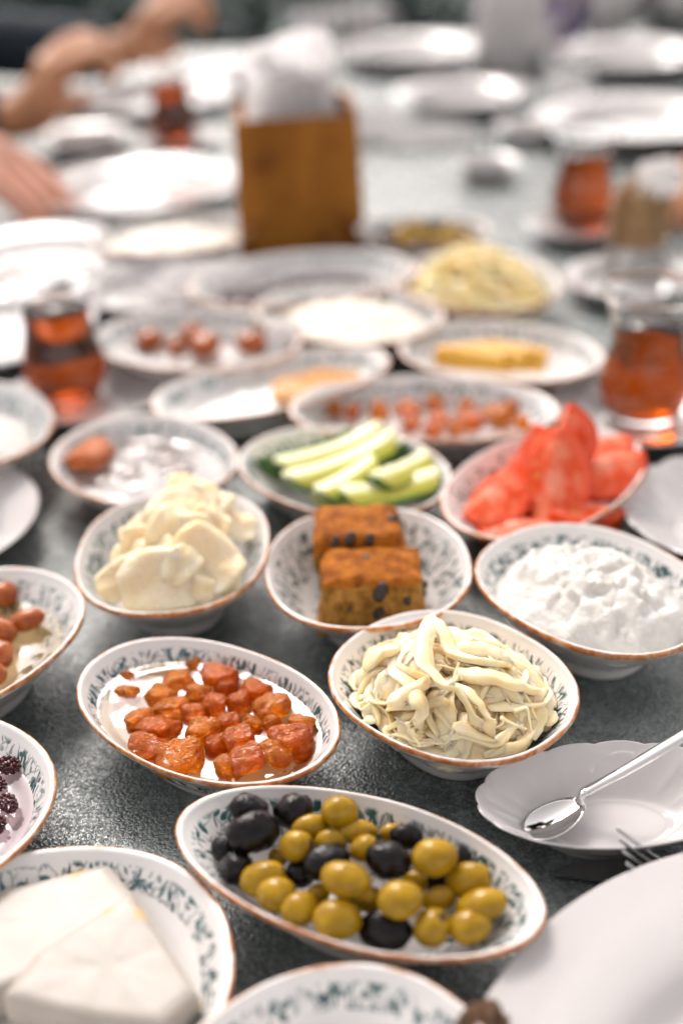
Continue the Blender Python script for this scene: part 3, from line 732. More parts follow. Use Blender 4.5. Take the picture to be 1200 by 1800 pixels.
# ------------------------------------------------------------------ slabs: feta, butter, cake, cheese sticks, honeycomb
def slab(name, poly, z_of, thick, mat, seed, rough=.0006, n=28, round_=.0016, fine=220):
    """solid slab on a world polygon; z_of(x,y) gives the top surface"""
    import bmesh
    bm = bmesh.new()
    cen = Vector((sum(p.x for p in poly) / len(poly), sum(p.y for p in poly) / len(poly), 0))
    # resample outline with rounded corners
    pts = []
    m_ = len(poly)
    for i in range(m_):
        a, b, c = poly[i - 1], poly[i], poly[(i + 1) % m_]
        for t in (.75, .90, .97): pts.append(a.lerp(b, t))
        pts.append((a.lerp(b, .985) + c.lerp(b, .985)) / 2)
        for t in (.03, .10, .25): pts.append(b.lerp(c, t))
        pts.append(b.lerp(c, .5))
    q = [Vector((p.x, p.y, 0)) for p in pts]
    rings = []
    def jit(p): return noise.noise(p * fine + Vector((seed, 0, 0))) * rough + noise.noise(p * fine * .25 + Vector((seed, 0, 0))) * rough * 2
    for lev, ins in ((0.0, .001), (.0, 0), (.35, 0), (.7, 0), (1.0, round_ * .3), (1.0, round_)):
        ring = []
        for p in q:
            dv = (p - cen); L = dv.length; pp = cen + dv * (1 - ins / L)
            zt = z_of(pp.x, pp.y); z = zt - thick * (1 - lev)
            if ins == round_ * .3: z = zt - round_ * .5
            r3 = Vector((pp.x, pp.y, z)); off = jit(r3)
            ring.append(r3 + Vector((dv.x / L * off, dv.y / L * off, off if lev == 1.0 else 0)))
        rings.append(ring)
    for s in (.8, .6, .4, .2):
        ring = []
        for p in q:
            pp = cen + (p - cen) * s; r3 = Vector((pp.x, pp.y, z_of(pp.x, pp.y))); ring.append(r3 + Vector((0, 0, jit(r3))))
        rings.append(ring)
    v = [p for r in rings for p in r]; K = len(q); f = []
    for i in range(len(rings) - 1):
        for k in range(K): f.append((i * K + k, i * K + (k + 1) % K, (i + 1) * K + (k + 1) % K, (i + 1) * K + k))
    v.append(Vector((cen.x, cen.y, z_of(cen.x, cen.y)))); c = len(v) - 1
    for k in range(K): f.append(((len(rings) - 1) * K + k, (len(rings) - 1) * K + (k + 1) % K, c))
    f.append(tuple(reversed(range(K))))
    area = sum(p.x * q2.y - q2.x * p.y for p, q2 in zip(q, q[1:] + q[:1]))
    if area < 0: f = [tuple(reversed(x)) for x in f]
    bm.free()
    o0 = Vector((cen.x, cen.y, z_of(cen.x, cen.y) - thick))
    return link(name, mesh(name, [p - o0 for p in v], f, [mat]), None, o0)

FETA = N('white_cheese')
c = FETA.mix(FETA.ss(FETA.noise(55, 4.0), .3, .7), rgb(.36, .325, .285), rgb(.40, .368, .328))
c = FETA.mix(FETA.math('MULTIPLY', FETA.ss(FETA.noise(38, 3.0, .5), .64, .70), .8), c, rgb(.52, .33, .10))
FETA.set(Base_Color=c, Roughness=.42, Subsurface_Weight=.3, Subsurface_Scale=.006, Subsurface_Radius=(1, .85, .6)); FETA.bump(FETA.noise(60, 3.0, .5), .18, .002); FETA = FETA.m
def plane_z(pts3):
    a, b, c = pts3; nrm = (b - a).cross(c - a)
    return lambda x, y: a.z - (nrm.x * (x - a.x) + nrm.y * (y - a.y)) / nrm.z
bp = [P(-70,1610,.021), P(10,1562,.021), P(195,1512,.022), P(245,1580,.022), P(120,1700,.022), P(-70,1760,.021)]
tag(slab('cheese_slab', bp, lambda x, y: T + .0215, .015, FETA, 3.0, .0003), 'white cheese slab lying behind, against the back of the plate', 'cheese', 'white cheese slabs')
fp = [P(2,1752,.029), P(62,1672,.030), P(150,1615,.031), P(228,1572,.030), P(300,1660,.029), P(352,1745,.028), P(285,1800,.028), P(140,1785,.028)]
tag(slab('cheese_slab', fp, plane_z([P(2,1752,.029), P(228,1572,.031), P(352,1745,.028)]), .013, FETA, 8.0, .0003), 'white cheese slab lying in front with an orange spot near its right edge', 'cheese', 'white cheese slabs')
# butter slices
BUT = N('butter')
BUT.set(Base_Color=BUT.mix(BUT.ss(BUT.noise(1.2, 3.0), .3, .7), rgb(.82, .655, .40), rgb(.84, .74, .56)), Roughness=.38, Subsurface_Weight=.45, Subsurface_Scale=.008, Subsurface_Radius=(1, .75, .3), Specular_IOR_Level=.25); BUT.bump(BUT.noise(3.5, 4.0), .25, .06); BUT = BUT.m
def slice_mesh(seed, bend):
    v, f = [], []; nx, ny = 16, 12
    def pt(i, j, s):
        u, w2 = i / nx * 2 - 1, j / ny * 2 - 1
        a = max(abs(u), abs(w2)); l = math.hypot(u, w2)
        if l > 0: k2 = (a / l) ** .65; u2, w3 = u * k2, w2 * k2
        else: u2, w3 = 0, 0
        th = .15 * (1 - max(0, a - .85) / .15 * .6) * (1 + .5 * w2)
        wob = .16 * noise.noise(Vector((u2 * 1.5, w3 * 1.5, seed)))
        return Vector((u2 * (1 + .1 * noise.noise(Vector((w3 * 2, seed, 0)))), w3 * .78, s * th + bend * u2 * u2 + wob))
    for s in (1, -1):
        for i in range(nx + 1):
            for j in range(ny + 1): v.append(pt(i, j, s))
    h = (nx + 1) * (ny + 1)
    for i in range(nx):
        for j in range(ny):
            a = i * (ny + 1) + j; b = a + ny + 1
            f.append((a, b, b + 1, a + 1)); f.append((h + a, h + a + 1, h + b + 1, h + b))
    edge = [(i, 0) for i in range(nx)] + [(nx, j) for j in range(ny)] + [(i, ny) for i in range(nx, 0, -1)] + [(0, j) for j in range(ny, 0, -1)]
    e = [i * (ny + 1) + j for i, j in edge]
    for a, b in zip(e, e[1:] + e[:1]): f.append((a, h + a, h + b, b))
    return mesh('butter_slice', v, f, [BUT])
bs = [slice_mesh(i * 2.3, b) for i, b in enumerate((-.22, .30, -.42, .15))]
for i, (px, py, z, sc, rot, lab) in enumerate([
    (315, 900, .050, .0215, (.25, .05, .3), 'butter slice on top at the back of the pile'),
    (350, 880, .046, .0205, (-.1, .25, -.4), 'butter slice leaning at the very back of the bowl'),
    (330, 945, .050, .0180, (.95, -.1, .1), 'upright white butter slice in the middle of the pile'),
    (255, 985, .044, .0200, (.35, -.25, -.2), 'palest butter slice at the left of the pile'),
    (280, 1022, .043, .0235, (.85, 0, .05), 'large yellowish butter slice leaning against the front rim'),
    (365, 985, .044, .0210, (.55, .55, -.6), 'butter slice sloping down on the right side'),
    (270, 935, .040, .0200, (.2, -.2, .8), 'butter slice half covered at the back left'),
    (300, 965, .036, .0200, (.1, 0, .3), 'butter slice in the middle under the others'),
    (320, 985, .026, .0180, (0, 0, 1.2), 'lowest butter slice on the bowl floor'),
    (400, 920, .036, .0180, (.3, .7, .4), 'small butter slice at the right back with green herb beside it')]):
    tag(link('butter_slice', bs[i % 4], None, P(px, py, z), rot, (sc * .86, sc * .86, sc * 1.0)), lab, 'butter', 'butter slices')
for i, (px, py, z, rot, lab) in enumerate([
    (245, 955, .046, (.9, .3, .5), 'small butter curl at the upper left of the pile'), (300, 925, .056, (.5, -.5, 1.0), 'small butter curl on top, left of the peak'),
    (372, 920, .052, (.7, .4, -.5), 'small butter curl on top, right of the peak'), (320, 990, .050, (.6, -.3, .9), 'small butter curl lying in the middle front'),
    (225, 1015, .040, (.8, -.5, .2), 'small butter curl at the lower left rim'), (385, 1020, .036, (.9, .3, .1), 'small butter curl at the lower right rim'),
    (345, 870, .052, (.4, .2, .2), 'rearmost small butter curl'), (330, 1040, .036, (1.0, .2, -.3), 'small butter curl beside the large front slice')]):
    s = .0125 + .002 * math.sin(i * 2.0); tag(link('butter_slice', bs[(i + 1) % 4], None, P(px, py, z), rot, (s, s * .9, s * 1.25)), lab, 'butter', 'butter slices')
tag(link('herb_leaf', mesh('herb_leaf', [(-.007, 0, 0), (0, .0022, .001), (.007, 0, .0), (0, -.0022, .001), (0, 0, -.0006)], [(0, 3, 2, 1), (0, 1, 4), (1, 2, 4), (2, 3, 4), (3, 0, 4)], [simple('herb', (.09, .12, .012), rough=.4)]), None, P(405, 962, .033), (.3, .2, .9)), 'small green herb leaf beside the butter slices', 'leaf')

# cake
CAKE = N('cake_crumb')
gz = CAKE.n('ShaderNodeSeparateXYZ'); CAKE.put(gz.inputs[0], CAKE.coord()); zc = gz.outputs[2]
cr = CAKE.mix(CAKE.ss(CAKE.noise(160, 5.0, .65), .35, .65), rgb(.20, .085, .014), rgb(.46, .23, .050))
cr = CAKE.mix(CAKE.ss(CAKE.noise(300, 3.0), .60, .68), cr, rgb(.10, .04, .012))
tp = CAKE.mix(CAKE.ss(CAKE.noise(130, 5.0, .7), .36, .64), rgb(.22, .058, .006), rgb(.46, .150, .014))
zz = CAKE.math('ADD', zc, CAKE.math('MULTIPLY', CAKE.math('SUBTRACT', CAKE.noise(120, 3.0), .5), .006))
CAKE.set(Base_Color=CAKE.mix(CAKE.ss(zz, .0225, .0255), cr, tp), Roughness=.6, Specular_IOR_Level=.1); CAKE.bump(CAKE.noise(330, 5.0, .7), .8, .0022); CAKE = CAKE.m
RAIS = simple('raisin', (.012, .008, .008), (.03, .014, .01), 80, .3, .3, 250)
def cake_block(sx, sy, sz, seed):
    import bmesh
    bm = bmesh.new(); bmesh.ops.create_cube(bm, size=1.0)
    bmesh.ops.subdivide_edges(bm, edges=bm.edges[:], cuts=17, use_grid_fill=True)
    v = []
    for q in bm.verts:
        p = q.co.copy(); l = max(abs(p.x), abs(p.y), abs(p.z)) * 2
        u = Vector((abs(p.x), abs(p.y), abs(p.z))) * 2
        k2 = 1 - .085 * max(0, (sorted(u)[1] - .72) / .28) ** 2
        w2 = Vector((p.x * sx * k2, p.y * sy * k2, (p.z * k2 + .5) * sz))
        o = w2 * 140 + Vector((seed, 0, 0))
        w2 += Vector((noise.noise(o), noise.noise(o + Vector((5, 0, 0))), .6 * noise.noise(o + Vector((0, 5, 0))))) * .0016
        w2 += Vector((noise.noise(o * .25), noise.noise(o * .25 + Vector((5, 0, 0))), noise.noise(o * .2 + Vector((0, 5, 0))))) * .0032 + Vector((noise.noise(o * .11), noise.noise(o * .11 + Vector((5, 0, 0))), noise.noise(o * .11 + Vector((0, 5, 0))))) * .0045
        v.append(w2)
    f = [tuple(x.index for x in q.verts) for q in bm.faces]; bm.free()
    return mesh('cake_square', v, f, [CAKE])
rmesh = ovoid('raisin', RAIS, 3, .2, 0, ICO3, .3)
def cake(loc, rz, size, seed, lab, raisins):
    o = link('cake_square', cake_block(*size, seed), None, loc, (0, 0, rz))
    for (x, y, z, s) in raisins:
        link('raisin', rmesh, o, (x * .96 * size[0] / 2, y * .95 * size[1] / 2, z * .97 * size[2]), (x, y, z), (s * 1.15, s * .75, s * .55))
    return tag(o, lab, 'cake', 'raisin cake squares')
cake(Vector((.0135, .4905, T + .0125)), -.05, (.0470, .029, .0280), 1, 'raisin cake square lying in front, its cut side facing the viewer',
     [(.15, -1.0, .80, .0044), (.1, -1.0, .36, .0034), (.32, -1, .2, .0028), (.72, -1, .62, .0026), (-.5, -.98, .45, .002), (1.0, .0, .4, .003), (-.1, .5, 1.0, .004)])
cake(Vector((.0090, .5225, T + .0110)), -.02, (.0440, .032, .0350), 5, 'raisin cake square lying behind the other one in the bowl',
     [(.78, .1, 1.0, .0040), (-.25, -.9, .98, .0036), (-.6, -.95, .95, .003), (1.0, -.3, .5, .004), (.2, -.95, .97, .003)])
tag(link('cake_crumb', rmesh, None, P(738, 1028, .020), (0, 0, 0), (.004, .003, .003)), 'dark crumb lying right beside the front cake square', 'crumb')

# cheese sticks, honeycomb
YEL = wet('yellow_hard_cheese', (.66, .34, .035), (.70, .40, .06), 40, .3, .25, 0, coat=.1)
for i in range(6):
    c0 = P(800 + i * 19, 630 - i * 2 + (i % 2) * 5, .022); 
    v, f = bevbox(.040, .0095, .0095, 0, .0012)
    tag(link('cheese_stick', mesh('cheese_stick', v, f, [YEL], smooth=False), None, c0 + Vector((.006, 0, -.004 + .0015 * (i % 2))), (0, .04, -.5 + .04 * (i % 3))),
        ('leftmost', 'second', 'third', 'fourth', 'fifth', 'rightmost')[i] + ' yellow cheese stick counted from the left in its dish', 'cheese', 'yellow cheese sticks')
for i in range(4):
    c0 = P(820 + i * 28, 645 + (i % 2) * 4, .0135)
    v, f = bevbox(.042, .010, .009, 0, .0012)
    tag(link('cheese_stick', mesh('cheese_stick', v, f, [YEL], smooth=False), None, c0, (0, 0, -.35 + .05 * i)), 'yellow cheese stick in the lower layer of its dish', 'cheese', 'lower yellow cheese sticks')
HON = N('honeycomb')
vo = HON.n('ShaderNodeTexVoronoi'); HON.put(vo.inputs['Vector'], HON.coord()); vo.inputs['Scale'].default_value = 260
HON.set(Base_Color=HON.mix(HON.ss(vo.outputs['Distance'], .2, .6), rgb(.34, .11, .003), rgb(.52, .22, .008)), Roughness=.25, Specular_IOR_Level=.3); HON.bump(vo.outputs['Distance'], .35, .001); HON = HON.m
hp = [P(478,668,.022), P(478,697,.022), P(520,700,.022), P(640,668,.022), P(628,648,.022), P(560,645,.022)]
tag(slab('honeycomb', hp, lambda x, y: T + .022, .014, HON, 5.0, .0008), 'golden honeycomb block at the right end of the long dish', 'honeycomb')

# ------------------------------------------------------------------ cucumber and tomato
FLESH = N('cucumber_flesh')
fs = FLESH.n('ShaderNodeSeparateXYZ'); FLESH.put(fs.inputs[0], FLESH.coord())
fz = FLESH.math('SUBTRACT', fs.outputs[2], .0078); fr_ = FLESH.math('SQRT', FLESH.math('ADD', FLESH.math('MULTIPLY', fs.outputs[1], fs.outputs[1]), FLESH.math('MULTIPLY', fz, fz)))
fr_ = FLESH.math('ADD', fr_, FLESH.math('MULTIPLY', FLESH.math('SUBTRACT', FLESH.noise(220, 3.0), .5), .004))
fc = FLESH.mix(FLESH.ss(fr_, .003, .008), rgb(.78, .77, .50), rgb(.60, .58, .10)); fc = FLESH.mix(FLESH.ss(fr_, .0125, .0148), fc, rgb(.16, .30, .03))
FLESH.set(Base_Color=fc, Roughness=.3, Subsurface_Weight=.35, Subsurface_Scale=.006, Subsurface_Radius=(.7, 1, .3), Specular_IOR_Level=.28); FLESH.bump(FLESH.noise(200, 3.0), .2, .001); FLESH = FLESH.m
CSKIN = simple('cucumber_skin', (.022, .075, .010), (.07, .17, .02), 90, .3, .1, 120)
def spear(L, r, ang, seed):
    """lengthwise cucumber wedge: skin arc below, two cut faces above"""
    v, f, fm = [], [], []; n, ns = 14, 9
    ring = ns + 1
    for i in range(n + 1):
        t = i / n; x = (t - .5) * L; e = min(1, 7 * t + .35, 7 * (1 - t) + .35); bend = .06 * L * (2 * t - 1) ** 2
        for k2 in range(ns):
            a = -math.pi / 2 - ang / 2 + ang * k2 / (ns - 1); rr = r * e * (1 + .03 * noise.noise(Vector((x * 60, a, seed))))
            v.append((x, math.cos(a) * rr, math.sin(a) * rr + r * .5 + bend))
        v.append((x, 0, r * .5 + r * .1 * (1 - e) * -1 + .0008 * noise.noise(Vector((x * 200, seed, 0))) + bend))
    for i in range(n):
        for k2 in range(ring):
            a, b = i * ring + k2, i * ring + (k2 + 1) % ring
            f.append((a, b, b + ring, a + ring)); fm.append(1 if k2 < ns - 1 else 0)
    f.append(tuple(reversed(range(ring)))); fm.append(0); f.append(tuple(range(n * ring, (n + 1) * ring))); fm.append(0)
    return mesh('cucumber_spear', v, f, [FLESH, CSKIN], True, fm)
for i, (ax, ay, az_, bx_, by, bz, r, roll, lab) in enumerate([
    (598,872,.026, 772,838,.026, .0155, -.25, 'cucumber spear lying in front, its cut face towards the viewer'),
    (505,850,.030, 695,772,.036, .0160, -.25, 'pale cucumber spear lying across the middle'),
    (488,822,.024, 672,756,.030, .0150, -.15, 'cucumber spear behind the pale one'),
    (445,826,.020, 640,764,.024, .0150, -1.5, 'dark skinned cucumber spear at the back left'),
    (640,815,.024, 722,778,.028, .0125, -1.3, 'short cucumber spear showing green skin at the back right'),
    (560,868,.026, 660,808,.034, .0150, -.35, 'broad cucumber spear between the front one and the pale one'),
    (655,842,.034, 748,800,.032, .0140, -.1, 'cucumber spear at the right, behind the front one'),
    (540,868,.014, 700,850,.014, .0120, .0, 'cucumber spear at the bottom of the dish under the others')]):
    a, b = P(ax, ay, az_), P(bx_, by, bz); dv = b - a; L = dv.length
    o = link('cucumber_spear', spear(L, r, 1.75, i * 3.1), None, (a + b) / 2 - Vector((0, 0, .004)))
    o.rotation_euler = (Matrix.Rotation(math.atan2(dv.y, dv.x), 4, 'Z') @ Matrix.Rotation(-math.asin(dv.z / L), 4, 'Y') @ Matrix.Rotation(roll, 4, 'X')).to_euler()
    tag(o, lab, 'cucumber', 'cucumber spears')
TFL = N('tomato_flesh')
ln = TFL.n('ShaderNodeVectorMath', operation='LENGTH'); TFL.put(ln.inputs[0], TFL.coord())
rr_ = TFL.math('ADD', ln.outputs['Value'], TFL.math('MULTIPLY', TFL.math('SUBTRACT', TFL.noise(3.5, 3.0), .5), .35))
c = TFL.mix(TFL.ss(TFL.noise(2.2, 2.0), .40, .58), rgb(.74, .085, .025), rgb(.80, .21, .115))
sv5 = TFL.n('ShaderNodeTexVoronoi'); TFL.put(sv5.inputs['Vector'], TFL.coord()); sv5.inputs['Scale'].default_value = 4.5
c = TFL.mix(TFL.ss(sv5.outputs['Distance'], .14, .30, .6, .0), c, rgb(.76, .46, .16))
c = TFL.mix(TFL.ss(rr_, .30, .15, .0, .6), c, rgb(.82, .36, .25))
c = TFL.mix(TFL.ss(rr_, .70, .84), c, rgb(.80, .12, .05))
c = TFL.mix(TFL.ss(ln.outputs['Value'], .93, .98), c, rgb(.74, .05, .010))
TFL.set(Base_Color=c, Roughness=.12, Subsurface_Weight=.2, Subsurface_Scale=.004, Subsurface_Radius=(1, .3, .2), Specular_IOR_Level=.25); TFL.bump(TFL.math('ADD', TFL.noise(3.0, 3.0), sv5.outputs['Distance']), .15, .06); TFL = TFL.m
TSK = N('tomato_skin'); TSK.set(Base_Color=TSK.mix(TSK.noise(1.5), rgb(.74, .045, .006), rgb(.80, .10, .012)), Roughness=.15, Specular_IOR_Level=.28); TSK = TSK.m
def wedge(ang, seed):
    """sector of a tomato: skin on the sphere, two cut faces meeting on the core axis (local X); faces open towards +Z"""
    v, f, fm = [], [], []; na, nm, nr = 10, 18, 6
    def pt(a, m_, r):
        mm = math.pi * m_; x = -math.cos(mm) * r; q = math.sin(mm) * r
        return Vector((x * 1.0, math.cos(a) * q, math.sin(a) * q))
    idx = {}
    def add(p, sgn=0):
        n3 = Vector((noise.noise(p * 1.6 + Vector((seed, 0, 0))), noise.noise(p * 1.6 + Vector((0, seed, 0))), noise.noise(p * 1.6 + Vector((0, 0, seed))))) * .06
        v.append(p + n3); return len(v) - 1
    a0, a1 = -math.pi / 2 - ang / 2, -math.pi / 2 + ang / 2
    g0 = [[add(pt(a0 + (a1 - a0) * i / na, j / nm, 1)) for j in range(nm + 1)] for i in range(na + 1)]
    for i in range(na):
        for j in range(nm): f.append((g0[i][j], g0[i + 1][j], g0[i + 1][j + 1], g0[i][j + 1])); fm.append(1)
    for side, a in ((0, a0), (na, a1)):
        prev = g0[side]
        for k2 in range(1, nr + 1):
            r = 1 - k2 / nr
            cur = [add(pt(a, j / nm, max(r, .001)) if r > .01 else Vector((-math.cos(math.pi * j / nm) * .02, 0, 0))) for j in range(nm + 1)]
            for j in range(nm):
                q = (prev[j], prev[j + 1], cur[j + 1], cur[j])
                f.append(q if side == 0 else tuple(reversed(q))); fm.append(0)
            prev = cur
    return mesh('tomato_wedge', v, f, [TFL, TSK], True, fm)
def look(o, pos, axis, opening):
    x = axis.normalized(); z = (opening - x * opening.dot(x)).normalized(); y = z.cross(x)
    M = Matrix((x, y, z)).transposed().to_4x4(); o.rotation_euler = M.to_euler(); o.location = pos
toC = (CAM - Vector((.11, .59, T))).normalized()
for i, (px, py, z, s, ang, ax, op, lab) in enumerate([
    (968, 848, .034, .0240, 2.1, (.12, .40, .90), (-.42, -.75, .45), 'tall tomato half standing in front with its seeds facing the viewer'),
    (862, 862, .026, .0230, 2.2, (.7, .7, .25), (-.35, -.3, .8), 'pink faced tomato wedge at the left of the dish'),
    (1062, 812, .034, .0215, 2.2, (.95, .1, .1), (-.1, -.25, .95), 'tomato wedge with pale cut face on top at the right'),
    (1045, 772, .034, .0205, 1.6, (.95, .35, -.05), (.0, .5, .8), 'red tomato wedge furthest back at the right'),
    (1030, 880, .022, .0210, 1.8, (.8, -.5, .0), (.3, .5, .8), 'red skinned tomato wedge low at the right front'),
    (905, 915, .016, .0200, 1.7, (.95, .1, .0), (.0, .6, .8), 'red tomato wedge lying at the front rim'),
    (905, 800, .034, .0240, 1.5, (.55, .75, .4), (-.5, -.35, .8), 'tomato wedge leaning behind the pink faced one'),
    (985, 780, .044, .0210, 1.5, (.25, .3, .9), (-.6, -.6, .2), 'pointed tomato wedge rising behind the tall tomato half')]):
    o = link('tomato_wedge', wedge(ang, i * 2.7), None, None, None, (s * 1.28, s * .92, s * .92) if i == 0 else (s * 1.1, s, s))
    look(o, P(px, py, z), Vector(ax), Vector(op)); tag(o, lab, 'tomato', 'tomato wedges')

# far olives
for i in range(16):
    a = i * 2.4; r = .040 * math.sqrt((i + .5) / 16)
    o = link('green_olive' if i % 3 else 'black_olive', gm[i % 5] if i % 3 else bm_[i % 5], None,
         (D['farolive'].location.x + r * math.cos(a), D['farolive'].location.y + .68 * r * math.sin(a), T + .017 + .012 * (1 - r / .040)), (i, i * .7, i * 1.9), (.0105, .0088, .0085))
    tag(o, ('blurred green olive' if i % 3 else 'blurred dark olive') + ' in the small far dish', 'olive', 'green olives in the far dish' if i % 3 else 'dark olives in the far dish')

# ------------------------------------------------------------------ tea glasses and saucers
GP = [(0, .002), (.018, .002), (.0205, 0), (.0225, .003), (.0255, .010), (.0282, .020), (.0283, .027), (.0262, .037), (.0236, .047), (.0224, .055), (.0230, .063), (.0255, .072), (.0290, .080), (.0326, .0850), (.0334, .0866), (.0326, .0876)]
def inner(z):
    for (r0, z0), (r1, z1) in zip(GP[3:], GP[4:]):
        if z0 <= z <= z1: return r0 + (r1 - r0) * (z - z0) / (z1 - z0 + 1e-9) - .0013
    return .02
def glass_mesh():
    out = [(p.x, p.y) for p in catmull([Vector((a, b, 0)) for a, b in GP], 3)]
    inn = [(inner(z), z) for z in [.0855 - .0785 * i / 30 for i in range(31)]]
    pr = out + [(.0309, .0868)] + inn + [(.012, .0055), (0, .0055)]
    pr[0] = (0, .002); v, f, i = revolve(pr, 72); return mesh('glass', v, f, [GLASS])
def tea_mesh(level):
    zs = [.0062 + (level - .0062) * i / 24 for i in range(25)]
    pr = [(0, .0046), (.012, .0046)] + [(inner(max(z, .0075)) + .0004, max(z, .0050)) for z in zs] + [(0, level)]
    v, f, i = revolve(pr, 72); return mesh('tea', v, f, [TEA])
gme = glass_mesh()
def tea_glass(px, py, level, lab, dz=.006, rz=0):
    p = P(px, py, dz); e = empty('tea_glass', p, rz); tag(e, lab, 'tea glass', 'tulip shaped tea glasses')
    link('glass', gme, e); link('tea', tea_mesh(level), e); return e
def put_saucer(px, py, R, lab, H=.016, name='scalloped_saucer', cat='saucer', prof=SAUCER, sc=18, amp=.03, grp='white saucers', z=.012):
    p = P(px, py, z); return saucer(name, lab, cat, p.x, p.y, R, R, px % 40, H, prof, sc, amp, grp)
tea_glass(1128, 730, .0640, 'large tulip shaped tea glass of dark tea at the right edge', .0045)
put_saucer(1126, 722, .056, 'white scalloped saucer under the large right tea glass')
tea_glass(122, 696, .0660, 'tulip shaped tea glass of reddish tea at the left', .0045)
put_saucer(160, 690, .056, 'white scalloped saucer under the left tea glass')
tea_glass(1021, 392, .0640, 'blurred tea glass right of the far olives', .0045)
put_saucer(1020, 394, .050, 'white saucer under the tea glass right of the far olives')
tea_glass(308, 244, .0700, 'most distant tea glass, between the far left plates', .0045)
put_saucer(318, 243, .052, 'white saucer under the most distant tea glass')

# plain plates further down the table
def far_plate(px, py, R, lab, H=.02): 
    p = P(px, py, H * .9); saucer('dinner_plate', lab, 'plate', p.x, p.y, R, R, 0, H, PLATE, group='plain white plates', seg=96)
far_plate(238, 322, .112, 'large white plate in front of the far left tea glass')
far_plate(-25, 575, .085, 'white plate behind the left tea glass, cut by the left edge')
far_plate(262, 500, .062, 'white plate right behind the left tea glass')
far_plate(60, 450, .090, 'white plate at the left, nearer than the resting hand')
far_plate(265, 168, .115, 'white plate behind the most distant tea glass')
far_plate(150, 238, .058, 'small white plate left of the most distant tea glass')
far_plate(725, 82, .120, 'white plate at the far end, left of the white jug', .026)
far_plate(812, 162, .092, 'white plate in front of the white jug', .026)
far_plate(1105, 92, .118, 'white plate at the far right below the grey pot', .026)
far_plate(1110, 205, .118, 'white plate at the right edge behind the tea glass', .024)
far_plate(470, 118, .100, 'white plate behind the wooden napkin box')
far_plate(855, 285, .036, 'small white dish standing alone on the bare table', .018)
far_plate(1110, 486, .055, 'white plate under the holder of brown sugar sticks', .016)
far_plate(940, 222, .050, 'small white plate between two large ones at the far right', .016)

# ------------------------------------------------------------------ cutlery
def spoon(bowl, neck, end, name, lab, w=.0108, l=.0158):
    dv = (end - neck).normalized(); bx = (neck - bowl); bx.z *= .3; bx.normalize()
    e = empty(name, bowl); tag(e, lab, 'spoon')
    side = bx.cross(Vector((0, 0, 1))).normalized(); upv = side.cross(bx)
    v, f = [], []; nr, ns = 9, 36
    for s in (0, 1):
        for i in range(nr + 1):
            r = i / nr
            for k2 in range(ns):
                a = 2 * math.pi * k2 / ns; ex = l * (1.0 + .12 * math.cos(a)); 
                z = -.0026 * (1 - r * r) + (-.0007 * (1 - r * .6) if s else 0)
                v.append(bx * math.cos(a) * ex * r + side * math.sin(a) * w * r + upv * z)
    h = (nr + 1) * ns
    for i in range(nr):
        for k2 in range(ns):
            k3 = (k2 + 1) % ns; a, b, c, d = i * ns + k2, i * ns + k3, (i + 1) * ns + k3, (i + 1) * ns + k2
            f.append((a, b, c, d)); f.append((h + d, h + c, h + b, h + a))
    for k2 in range(ns): k3 = (k2 + 1) % ns; f.append((nr * ns + k2, nr * ns + k3, h + nr * ns + k3, h + nr * ns + k2))
    link('bowl', mesh('spoon_bowl', v, f, [STEEL]), e)
    path = catmull([bx * l * 1.02 + upv * .0002 , (neck - bowl) * .8 + Vector((0, 0, .0008)), neck - bowl + Vector((0, 0, .001)), (neck - bowl).lerp(end - bowl, .3), (neck - bowl).lerp(end - bowl, .7), end - bowl], 8)
    v, f = tube(path, lambda t: .0026 - .0010 * math.sin(min(t * 3, 1) * math.pi) + .0016 * max(0, t - .5), lambda t: .0015, 0, 10)
    link('handle', mesh('spoon_handle', v, f, [STEEL]), e); return e
spoon(P(968, 1441, .0125), P(1036, 1392, .0165), P(1262, 1258, .050), 'teaspoon', 'shiny steel teaspoon lying in the small white scalloped dish', .0082, .0146)
spoon(P(1150, 773, .013), P(1205, 765, .012), P(1420, 720, .013), 'teaspoon', 'steel teaspoon glinting on the saucer of the right tea glass', .009, .013)
# knife on the table
a, b = P(963, 1537, .003), P(1210, 1556, .003); dv = (b - a).normalized(); sd2 = Vector((-dv.y, dv.x, 0))
e = empty('table_knife', a); tag(e, 'steel table knife lying between the scalloped dish and the large plate', 'knife')
v, f = [], []
L = .115
for i in range(17):
    t = i / 16; wv = .0105 * min(1, (t * 4) ** .6)
    c0 = dv * L * t
    for q, z in ((0, .0012), (1, .0012), (1, -.0002), (0, -.0012)):
        v.append(c0 + sd2 * (wv * q if q else -.0015 * min(1, t * 4)) + Vector((0, 0, z * .7)))
for i in range(16):
    for k2 in range(4): f.append((i * 4 + k2, i * 4 + (k2 + 1) % 4, i * 4 + 4 + (k2 + 1) % 4, i * 4 + 4 + k2))
f += [(3, 2, 1, 0), (64, 65, 66, 67)]
link('blade', mesh('knife_blade', v, f, [STEEL2], smooth=False), e)
v, f = tube([dv * (L - .002) + sd2 * .004, dv * (L + .03) + sd2 * .004, dv * (L + .09) + sd2 * .004], lambda t: .0055 + .002 * t, lambda t: .0028, 0, 10)
link('handle', mesh('knife_handle', v, f, [STEEL2]), e)
